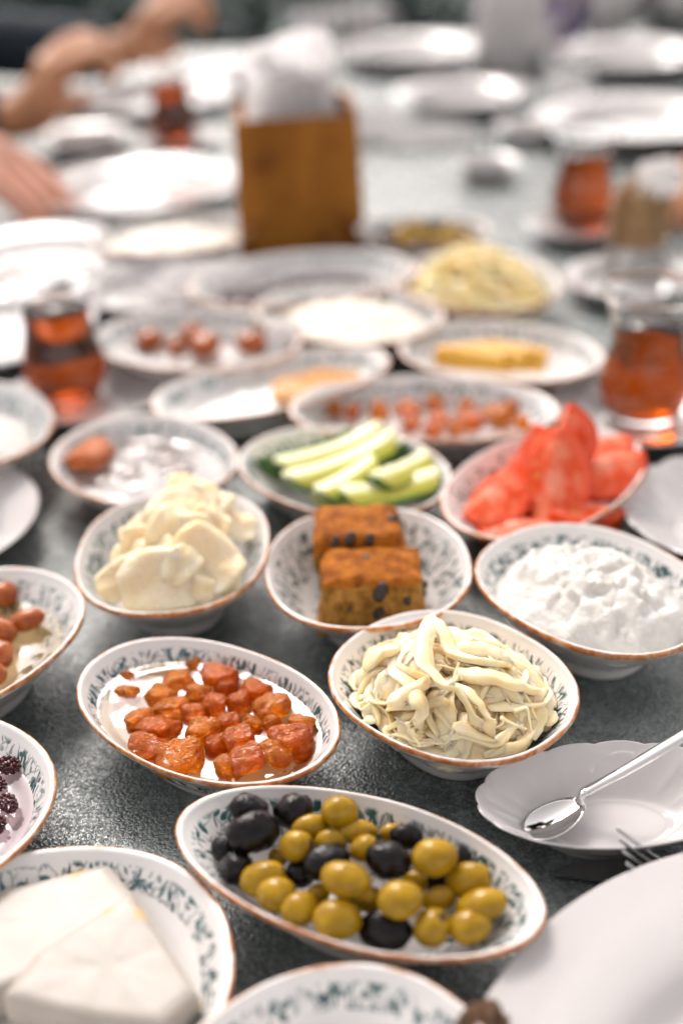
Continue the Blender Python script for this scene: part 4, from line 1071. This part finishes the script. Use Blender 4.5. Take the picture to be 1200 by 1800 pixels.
# fork
a, b = P(1091, 1494, .024), P(1185, 1546, .008); dv = (b - a).normalized(); sd2 = Vector((-dv.y, dv.x, 0)).normalized(); up2 = Vector((0, 0, 1))
e = empty('table_fork', a); tag(e, 'steel fork whose tines point out from under the large plate', 'fork')
for k2 in range(4):
    o0 = sd2 * (-.0084 + .0056 * k2)
    v, f = tube(catmull([o0 + up2 * .002, o0 + dv * .015 - up2 * .0006, o0 + dv * .032 - up2 * .002, o0 * .8 + dv * .045 - up2 * .001], 4), lambda t: .0007 + .0010 * t, lambda t: .0006 + .0006 * t, 0, 8)
    link('tine', mesh('fork_tine', v, f, [STEEL2]), e)
v, f = tube(catmull([dv * .042 - up2 * .001, dv * .055, dv * .07 + up2 * .001, dv * .11, dv * .17], 5), lambda t: .0105 - .0075 * min(1, t * 2.2) + .003 * max(0, t - .5), lambda t: .0013, 0, 10)
link('handle', mesh('fork_handle', v, f, [STEEL2]), e)

# nut at the bottom edge
NUT = simple('walnut', (.16, .075, .030), (.28, .14, .06), 2, .55, .8, 4, .2)
tag(link('walnut_half', fruit_mesh('walnut_half', NUT, 77, .55), None, P(846, 1798, .026), (.2, 0, .4), (.0075, .0052, .0045)), 'brown walnut piece at the bottom edge between spread and plate', 'nut')

# ------------------------------------------------------------------ wooden napkin box
WOOD = N('olive_wood'); co = WOOD.coord()
sv = WOOD.n('ShaderNodeVectorMath', operation='MULTIPLY'); WOOD.put(sv.inputs[0], co); sv.inputs[1].default_value = (1, 1, .35)
c = WOOD.mix(WOOD.ss(WOOD.noise(26, 5.0, .6, sv.outputs[0], 1.2), .3, .7), rgb(.22, .078, .008), rgb(.34, .135, .020))
c = WOOD.mix(WOOD.ss(WOOD.noise(22, 3.0, .5, co), .55, .66), c, rgb(.16, .050, .010))
WOOD.set(Base_Color=c, Roughness=.55, Specular_IOR_Level=.15); WOOD.bump(WOOD.noise(80, 3.0, .5, sv.outputs[0]), .2, .002); WOOD = WOOD.m
pb = P(530, 452, 0) + Vector((0, .045, 0)); nb = empty('napkin_box', (pb.x, pb.y, T + .0005), .04)
tag(nb, 'tapered wooden napkin box in the middle of the table', 'napkin box')
def panel(x0, x1, y0, y1, tx, ty, h, z0=0.0):
    v = [(x0, y0, z0), (x1, y0, z0), (x1, y1, z0), (x0, y1, z0)]; v += [(x * tx, y * ty, h) for x, y, z in v]
    return v, [(0, 3, 2, 1), (4, 5, 6, 7), (0, 1, 5, 4), (1, 2, 6, 5), (2, 3, 7, 6), (3, 0, 4, 7)]
for x0, x1, y0, y1, h in ((-.0575, .0575, -.045, -.037, .121), (-.0575, .0575, .037, .045, .125), (-.0575, -.0495, -.0365, .0365, .119), (.0495, .0575, -.0365, .0365, .126)):
    v, f = panel(x0, x1, y0, y1, .93, .96, h); link('side_board', mesh('side_board', v, f, [WOOD], smooth=False), nb)
v, f = panel(-.049, .049, -.0365, .0365, 1, 1, .008, .002); link('bottom_board', mesh('bottom_board', v, f, [WOOD], smooth=False), nb)
NAPN = N('white_paper_napkin'); NAPN.set(Base_Color=rgb(.86, .85, .85), Roughness=.8); NAPN.bump(NAPN.noise(120, 3.0), .2, .001)
tl = NAPN.n('ShaderNodeBsdfTranslucent'); tl.inputs[0].default_value = rgb(.88, .87, .87)
mx = NAPN.n('ShaderNodeMixShader'); mx.inputs[0].default_value = .8
NAPN.t.links.new(NAPN.b.outputs[0], mx.inputs[1]); NAPN.t.links.new(tl.outputs[0], mx.inputs[2]); NAPN.t.links.new(mx.outputs[0], NAPN.out.inputs[0]); NAP = NAPN.m
def napkin(seed, w_, h_):
    v, f = [], []; nx, nz = 10, 8
    for s in (0, 1):
        for i in range(nx + 1):
            for j in range(nz + 1):
                x = (i / nx - .5) * w_; z = j / nz * h_ * (1 - .10 * abs(i / nx - .5 + .4 * math.sin(seed)) + .05 * noise.noise(Vector((x * 60, seed, 0))))
                y = .016 * noise.noise(Vector((x * 30, z * 20, seed))) * (j / nz) + (.0016 if s else -.0016)
                v.append((x, y, z))
    h = (nx + 1) * (nz + 1)
    for i in range(nx):
        for j in range(nz):
            a = i * (nz + 1) + j; b = a + nz + 1; f.append((a, b, b + 1, a + 1)); f.append((h + a, h + a + 1, h + b + 1, h + b))
    ring = [i * (nz + 1) for i in range(nx)] + [nx * (nz + 1) + j for j in range(nz)] + [i * (nz + 1) + nz for i in range(nx, 0, -1)] + [j for j in range(nz, 0, -1)]
    for a, b in zip(ring, ring[1:] + ring[:1]): f.append((a, h + a, h + b, b))
    return mesh('paper_napkin', v, f, [NAP])
for i, (dx, dy, hh, rr, lab) in enumerate([(-.016, -.026, .160, .16, 'foremost white paper napkin in the wooden box'), (.010, -.016, .178, -.14, 'second white paper napkin from the front of the wooden box'), (-.014, -.005, .176, .10, 'middle white paper napkin in the wooden box'),
        (.014, .007, .186, -.20, 'white paper napkin leaning right in the wooden box'), (-.006, .019, .170, .12, 'white paper napkin near the back of the wooden box'), (.008, .028, .180, -.06, 'rearmost white paper napkin in the wooden box')]):
    tag(link('paper_napkin', napkin(i * 3.3, .066, hh - .010), None, (pb.x + dx, pb.y + dy, T + .0115), (0, rr * .4, rr)), lab, 'napkin', 'napkins in the wooden box')
# crumpled napkins lying on the table
def crumple(seed, mat, src=ICO4):
    v = []
    for p in src[0]:
        d = 1 + .5 * (abs(noise.noise(p * 1.6 + Vector((seed, 0, 0)))) - .3) + .25 * abs(noise.noise(p * 4 + Vector((0, seed, 0))))
        v.append(p * d)
    return mesh('crumpled_napkin', v, src[1], [mat], smooth=False)
for i, (px, py, z, s, lab) in enumerate([(372, 500, .012, (.05, .03, .016), 'crumpled white napkin left of the dark jam dish'), (500, 600, .018, (.018, .014, .016), 'small white napkin ball between the fruit and honeycomb dishes'),
        (640, 215, .014, (.05, .04, .022), 'crumpled white napkin right behind the wooden box'), (745, 235, .010, (.06, .03, .014), 'flat white napkin in front of the far plate'), (1000, 150, .012, (.04, .03, .018), 'crumpled white napkin between the far right plates')]):
    tag(link('crumpled_napkin', crumple(i * 5.1, NAP), None, P(px, py, z), (0, 0, i), s), lab, 'napkin', 'loose crumpled napkins')

# ------------------------------------------------------------------ sugar sticks in a glass
hb = P(1128, 560, .006) + Vector((0, 0, 0)); hb = Vector((.2580, .985, T + .0045))
THIN = syrup_mat('thin_glass', (.97, .98, .98), .0, 1.08)
th = empty('tumbler', hb); tag(th, 'clear tumbler packed with brown sugar sticks behind the right tea glass', 'tumbler')
v, f, i_ = revolve([(0, 0), (.027, 0), (.029, .002), (.0302, .026), (.0292, .0265), (.0275, .006), (0, .005)], 64); link('glass', mesh('tumbler_glass', v, f, [THIN]), th)
KRAFT = simple('brown_paper', (.32, .185, .085), (.42, .27, .14), 60, .7, .3, 200)
tv, tf = tube([Vector((0, 0, 0)), Vector((0, 0, .004)), Vector((0, 0, .05)), Vector((0, 0, .092)), Vector((0, 0, .096))], lambda t: .0042, lambda t: .0026, 0, 8)
sm = mesh('sugar_stick', tv, tf, [KRAFT])
for i in range(26):
    a = i * 2.4; r = .0225 * math.sqrt((i + .5) / 26)
    tag(link('sugar_stick', sm, None, hb + Vector((r * math.cos(a), r * math.sin(a), .0062)), (-.10 * math.sin(a), .10 * math.cos(a), i), (1, 1, .64 + .07 * math.sin(i * 1.7))), 'brown paper sugar stick standing in the clear tumbler', 'sugar stick', 'sugar sticks')
tag(link('crumpled_napkin', crumple(42, NAP), None, hb + Vector((.012, -.004, .078)), (0, 0, 1), (.022, .018, .014)), 'white napkin puff on top of the sugar sticks', 'napkin', 'loose crumpled napkins')

# ------------------------------------------------------------------ far end of the table
jp = P(905, 128, 0); je = empty('jug', (jp.x, jp.y + .05, T)); tag(je, 'white ceramic jug with a handle at the far end of the table', 'jug')
pr = [(0, .002), (.042, .002), (.046, 0), (.050, .004), (.056, .04), (.054, .09), (.046, .125), (.047, .150), (.052, .165), (.0505, .166), (.045, .150), (.043, .125), (.051, .09), (.053, .04), (.046, .008), (0, .007)]
v, f, i_ = revolve([(p.x, p.y) for p in catmull([Vector((a, b, 0)) for a, b in pr], 3)], 64)
v = [(x - (.012 * max(0, -x / .05) ** 3 if z > .14 else 0), y, z) for x, y, z in v]
link('body', mesh('jug_body', v, f, [WHITE]), je)
v, f = tube(catmull([Vector((.045, 0, .14)), Vector((.075, 0, .135)), Vector((.085, 0, .10)), Vector((.075, 0, .06)), Vector((.052, 0, .04))], 6), lambda t: .006, lambda t: .004, 0, 10, Vector((0, 1, 0))); link('handle', mesh('jug_handle', v, f, [WHITE]), je)
ce = empty('juice_carton', (.405, 2.12, T), .3); tag(ce, 'small orange and purple drink carton at the far end', 'carton')
v, f = bevbox(.042, .034, .075, 0, .002); link('lower_panel', mesh('carton_lower', v, f, [simple('purple_print', (.07, .025, .17), rough=.4)], smooth=False), ce)
v, f = bevbox(.0425, .0345, .055, .0752, .002); link('upper_panel', mesh('carton_upper', v, f, [simple('orange_print', (.55, .12, .03), rough=.4)], smooth=False), ce)
def cup(loc, s, lab, mat):
    e = empty('cup', loc); tag(e, lab, 'cup', 'cups at the far end')
    v, f, i_ = revolve([(0, .002), (.02, .002), (.022, 0), (.024, .004), (.033, .03), (.036, .065), (.0345, .0655), (.031, .03), (.02, .008), (0, .007)], 48); link('body', mesh('cup_body', [(x * s, y * s, z * s) for x, y, z in v], f, [mat]), e)
    v, f = tube(catmull([Vector((.033, 0, .052)), Vector((.05, 0, .05)), Vector((.053, 0, .035)), Vector((.03, 0, .02))], 5), lambda t: .004, lambda t: .003, 0, 8, Vector((0, 1, 0))); link('handle', mesh('cup_handle', [q * s for q in v], f, [mat]), e)
cup((.000, 2.12, T), 1.0, 'white cup standing at the far edge behind the napkin box', WHITE)
cup((.078, 2.155, T), 1.0, 'white cup at the far edge left of the far plate', WHITE)
cup((.475, 2.13, T), 1.35, 'wide white cup behind the far right plate', WHITE)
pe = empty('metal_pot', (.590, 2.12, T)); tag(pe, 'grey metal pot at the far right corner of the table', 'pot')
v, f, i_ = revolve([(0, 0), (.05, 0), (.052, .003), (.055, .05), (.050, .09), (.048, .092), (0, .092)], 48); link('body', mesh('pot_body', v, f, [STEEL2]), pe)
v, f, i_ = revolve([(0, .0925), (.047, .0925), (.044, .100), (.012, .108), (.008, .112), (.011, .120), (0, .123)], 48); link('lid', mesh('pot_lid', v, f, [STEEL2]), pe)

# ------------------------------------------------------------------ people
SKIN = [N('skin_warm'), N('skin_pink')]
for q, (a, b) in zip(SKIN, (((.56, .28, .15), (.48, .22, .11)), ((.66, .34, .24), (.58, .27, .18)))):
    q.set(Base_Color=q.mix(q.ss(q.noise(30, 3.0), .3, .7), rgb(*a), rgb(*b)), Roughness=.5, Subsurface_Weight=.15, Subsurface_Scale=.01, Subsurface_Radius=(1, .35, .2)); q.bump(q.noise(220, 3.0), .15, .001)
SKIN = [q.m for q in SKIN]
NAVY = simple('navy_wool', (.010, .020, .032), (.018, .032, .046), 90, .85, .4, 500)
GREY = simple('grey_cotton', (.10, .11, .12), (.14, .15, .16), 90, .85, .3, 400)
JEAN = simple('dark_denim', (.02, .03, .05), (.035, .045, .07), 120, .85, .3, 500)
HAIR = simple('dark_hair', (.018, .012, .009), (.035, .022, .015), 60, .5, .5, 300)
def skinned(name, V, E, Rr, mat, parent, root=0, sub=2):
    me = bpy.data.meshes.new(name); me.from_pydata([tuple(p) for p in V], E, []); me.materials.append(mat)
    o = link(name, me, parent); md = o.modifiers.new('skin', 'SKIN'); md.use_smooth_shade = True
    for i, sv_ in enumerate(me.skin_vertices[0].data): sv_.radius = (Rr[i], Rr[i]) if not isinstance(Rr[i], tuple) else Rr[i]; sv_.use_root = (i == root)
    sd3 = o.modifiers.new('sub', 'SUBSURF'); sd3.levels = sub; sd3.render_levels = sub
    return o
def person(base, facing, arms, lab, skin, shirt, cuff, hair):
    """seated at the table; arms = two of (shoulder, elbow, wrist, finger direction, back-of-hand normal, curl) in world space"""
    e = empty('person', base); tag(e, lab, 'person'); B = Vector(base)
    fx = Vector((facing, 0, 0)); V, E, Rr = [], [], []
    def add(p, r, par=None):
        V.append(Vector(p) - B); Rr.append(r)
        if par is not None: E.append((par, len(V) - 1))
        return len(V) - 1
    pel = add(B + Vector((0, 0, .52)), .13); sp = add(B + fx * .02 + Vector((0, 0, .70)), .125, pel); ch = add(B + fx * .06 + Vector((0, 0, .93)), .13, sp)
    nk = add(B + fx * .08 + Vector((0, 0, 1.09)), .055, ch); hd0 = add(B + fx * .10 + Vector((0, 0, 1.17)), .065, nk); hd = add(B + fx * .12 + Vector((0, 0, 1.27)), .088, hd0); ht = add(B + fx * .11 + Vector((0, 0, 1.34)), .06, hd)
    SV, SE, SR = [V[pel].copy(), V[sp].copy(), V[ch].copy(), V[nk] * 1.0 - Vector((0, 0, .05))], [(0, 1), (1, 2), (2, 3)], [.15, .145, .15, .075]
    for sh, el, wr, fd, nrm, curl in arms:
        s = add(sh, .055, ch); c1 = add(el, .043, s); c2 = add(Vector(el).lerp(Vector(wr), .55), .036, c1); wj = add(wr, .026, c2)
        k0 = len(SV); SV += [Vector(sh) - B, Vector(el) - B, Vector(el).lerp(Vector(wr), cuff) - B]; SR += [.072, .058, .046]; SE += [(2, k0), (k0, k0 + 1), (k0 + 1, k0 + 2)]
        d = Vector(fd).normalized(); nn = Vector(nrm).normalized(); nn = (nn - d * nn.dot(d)).normalized(); sdv = d.cross(nn)
        pm = add(Vector(wr) + d * .045, (.040, .026), wj)
        for kf, (off, ln) in enumerate(((-.030, .82), (-.010, 1.0), (.011, 1.05), (.030, .95))):
            p = Vector(wr) + d * .090 + sdv * off; j = add(p, .0125, pm); a = curl * .5
            for q, L in enumerate((.042, .027, .020)):
                p = p + (d * math.cos(a) - nn * math.sin(a)) * L * ln; j = add(p, (.0108, .0098, .0085)[q], j); a += curl
        p = Vector(wr) + d * .03 + sdv * .038 - nn * .008; j = add(p, .0125, pm)
        for q, L in enumerate((.034, .028)): p = p + (d * .8 + sdv * (.55 - q * .5) - nn * .25 * curl).normalized() * L; j = add(p, (.0105, .009)[q], j)
    for s in (-1, 1):
        hp_ = add(B + Vector((0, s * .09, .50)), .088, pel); kn = add(B + fx * .42 + Vector((0, s * .11, .50)), .062, hp_); an = add(B + fx * .44 + Vector((0, s * .11, .10)), .04, kn); add(B + fx * .60 + Vector((0, s * .12, .045)), .035, an)
    skinned('body', V, E, Rr, skin, e)
    skinned('shirt', SV, SE, SR, shirt, e)
    TV, TE, TR = [B * 0 + Vector((0, 0, .54))], [], [.155]
    for s in (-1, 1):
        k0 = len(TV); TV += [Vector((0, s * .09, .50)), fx * .42 + Vector((0, s * .11, .50)), fx * .44 + Vector((0, s * .11, .13))]; TR += [.105, .078, .06]; TE += [(0, k0), (k0, k0 + 1), (k0 + 1, k0 + 2)]
    skinned('trousers', TV, TE, TR, JEAN, e)
    hv = []
    for p in ICO3[0]:
        q = Vector((p.x * .105, p.y * .092, p.z * .12)) * (1 + .06 * noise.noise(p * 4)); 
        if q.x * facing > .03 and q.z < .03: q.x = .03 * facing
        hv.append(q + fx * .095 + Vector((0, 0, 1.30)))
    link('hair', mesh('hair', hv, ICO3[1], [hair]), e)
    nose = [Vector((p.x * .014, p.y * .012, p.z * .022)) + fx * .215 + Vector((0, 0, 1.255)) for p in ICO3[0]]
    link('nose', mesh('nose', nose, ICO3[1], [skin]), e)
    EY = simple('eye', (.02, .015, .01), rough=.1)
    for s in (-1, 1):
        link('eye', mesh('eye', [Vector((p.x * .011, p.y * .013, p.z * .010)) + fx * .198 + Vector((0, s * .033, 1.285)) for p in ICO3[0]], ICO3[1], [EY]), e)
        link('ear', mesh('ear', [Vector((p.x * .018, p.y * .009, p.z * .030)) + fx * .115 + Vector((0, s * .093, 1.265)) for p in ICO3[0]], ICO3[1], [skin]), e)
    link('mouth', mesh('mouth', [Vector((p.x * .008, p.y * .025, p.z * .007)) + fx * .196 + Vector((0, 0, 1.205)) for p in ICO3[0]], ICO3[1], [simple('lips', (.38, .13, .10), rough=.4)]), e)
    # chair
    return e
def chair(x, y, facing, lab):
    e = empty('chair', (x, y, 0)); tag(e, lab, 'chair', 'dark wooden chairs'); v, f = bevbox(.42, .42, .03, .405, .006); link('seat', mesh('chair_seat', v, f, [DARKWOOD], smooth=False), e)
    for sx in (-1, 1):
        for sy in (-1, 1): v, f = box(.035, .035, .40 if sx == facing else .90); link('leg', mesh('chair_leg', v, f, [DARKWOOD], smooth=False), e, (sx * .185, sy * .185, .004))
    v, f = bevbox(.02, .33, .22, .66, .004); link('backrest', mesh('chair_back', v, f, [DARKWOOD], smooth=False), e, (-facing * .185, 0, 0))
tz = lambda x, y, z: Vector((x, y, T + z))
person((-.86, 1.74, 0), 1, [(tz(-.80, 1.56, .27), tz(-.56, 1.50, .060), tz(-.355, 1.52, .040), (.62, .02, .78), (-.78, -.35, .52), 1.25),
                            (tz(-.80, 1.93, .27), tz(-.56, 1.99, .065), tz(-.265, 1.86, .055), (.62, -.3, .72), (-.6, -.35, .7), 1.25)],
       'person in a navy sweater resting both forearms at the far left of the table', SKIN[0], NAVY, .94, HAIR)
person((-.90, 1.22, 0), 1, [(tz(-.82, 1.08, .27), tz(-.66, 1.10, -.02), tz(-.63, 1.05, -.10), (.9, .1, -.3), (0, 0, 1), .5),
                            (tz(-.82, 1.40, .27), tz(-.60, 1.46, .150), tz(-.385, 1.285, .085), (.80, -.50, -.42), (.25, -.1, .95), .28)],
       'person with bare forearms whose hand rests on the table beside the large left plate', SKIN[1], GREY, .25, HAIR)
person((.98, 1.36, 0), -1, [(tz(.90, 1.18, .27), tz(.70, 1.22, .06), tz(.445, 1.170, .050), (-.95, -.42, -.10), (0, 0, 1), .45),
                            (tz(.90, 1.54, .27), tz(.76, 1.62, -.04), tz(.74, 1.50, -.10), (-.9, .1, -.3), (0, 0, 1), .5)],
       'person at the right edge reaching in with one hand', SKIN[0], GREY, .3, HAIR)
chair(-.93, 1.74, 1, 'dark wooden chair of the person in navy'); chair(-.97, 1.22, 1, 'dark wooden chair of the person with bare forearms'); chair(1.05, 1.36, -1, 'dark wooden chair at the right side of the table')

# ------------------------------------------------------------------ garden behind and overhead
k = N('leaf_green'); oi = k.n('ShaderNodeAttribute', attribute_name='leafv').outputs['Fac']
k.set(Base_Color=k.mix(oi, rgb(.016, .040, .036), rgb(.050, .088, .072)), Roughness=.6); LEAF = k.m
BARK = simple('bark', (.05, .04, .03), (.10, .08, .06), 14, .9, .6, 30, .02)
def leaves(name, pts, size, parent, seed):
    rn = random.Random(seed); v, f, at = [], [], []
    for p in pts:
        s = size * rn.uniform(.6, 1.4); n3 = Vector((rn.gauss(0, 1), rn.gauss(0, 1), rn.gauss(0, 1))).normalized()
        a = n3.orthogonal().normalized(); b = n3.cross(a); o = len(v); g = rn.random()
        v += [p - a * s, p + b * s * .45 - n3 * s * .1, p + a * s, p - b * s * .45 - n3 * s * .1]; f += [(o, o + 1, o + 2), (o, o + 2, o + 3)]; at += [g] * 4
    me = mesh(name, v, f, [LEAF], smooth=False); q = me.attributes.new('leafv', 'FLOAT', 'POINT'); q.data.foreach_set('value', at)
    return link(name, me, parent)
def hedge(x0, x1, y0, y1, h, lab, seed, n):
    e = empty('hedge', ((x0 + x1) / 2, (y0 + y1) / 2, 0)); tag(e, lab, 'hedge'); rn = random.Random(seed); L = e.location; pts = []
    for i in range(n):
        p = Vector((rn.uniform(x0, x1), rn.uniform(y0, y1), rn.uniform(.02, h)))
        q = noise.noise(p * 1.7 + Vector((seed, 0, 0)))
        p.z += q * .18; p.y += noise.noise(p * 2.1) * .2
        if p.z > 0.02: pts.append(p - L)
    leaves('foliage', pts, .045, e, seed)
    for i in range(int((x1 - x0) / .5)):
        xx = x0 + .25 + i * .5 - L.x; v, f = tube(catmull([Vector((xx, 0, 0)), Vector((xx + .03, 0, h * .4)), Vector((xx - .02, .05, h * .8))], 3), lambda t: .03 * (1 - .7 * t), lambda t: .03 * (1 - .7 * t), 0, 7); link('stem', mesh('hedge_stem', v, f, [BARK]), e)
hedge(-3.2, .75, 4.3, 5.3, .95, 'long dark green hedge behind the table on the left', 4, 9000)
hedge(.95, 4.2, 4.5, 5.4, .90, 'dark green hedge behind the table on the right', 9, 7000)
v, f = bevbox(.12, .12, 2.6, 0, .006)
tag(link('pergola_post', mesh('pergola_post', v, f, [simple('white_painted_wood', (.78, .77, .76), (.80, .79, .78), 20, .45)], smooth=False), None, (-.985, 3.05, 0)), 'white painted post behind the person in navy at the left edge', 'post')
def tree(x, y, h, cr, lab, seed, n, lean, ls=.075):
    e = empty('tree', (x, y, 0)); tag(e, lab, 'tree'); rn = random.Random(seed)
    top = Vector((lean[0], lean[1], h)); path = catmull([Vector((0, 0, 0)), Vector((lean[0] * .1, lean[1] * .1, h * .35)), Vector((lean[0] * .45, lean[1] * .45, h * .7)), top], 5)
    v, f = tube(path, lambda t: .16 * (1 - .75 * t), lambda t: .15 * (1 - .75 * t), 0, 12); link('trunk', mesh('trunk', v, f, [BARK]), e)
    pts = []
    cl = []
    for i in range(34):
        d = Vector((rn.gauss(0, 1), rn.gauss(0, 1), rn.gauss(0, .55))).normalized() * rn.uniform(.35, 1.0) ** .6
        cl.append((top + Vector((d.x * cr, d.y * cr, d.z * cr * .55)), rn.uniform(.28, .5) * cr * .55))
    for i in range(7):
        c0 = cl[i][0]; v, f = tube(catmull([path[int(len(path) * .65)], path[int(len(path) * .65)].lerp(c0, .5) + Vector((0, 0, .15)), c0], 4), lambda t: .06 * (1 - .8 * t), lambda t: .06 * (1 - .8 * t), 0, 8); link('limb', mesh('limb', v, f, [BARK]), e)
    for i in range(n):
        c0, r = cl[i % len(cl)]; d = Vector((rn.gauss(0, 1), rn.gauss(0, 1), rn.gauss(0, 1))).normalized() * r * rn.random() ** .4; pts.append(c0 + d)
    leaves('crown', pts, ls, e, seed)
tree(4.6, 7.4, 8.0, 3.0, 'tall leafy tree standing beyond the right hedge', 5, 15000, (-1.5, -.4), .2)
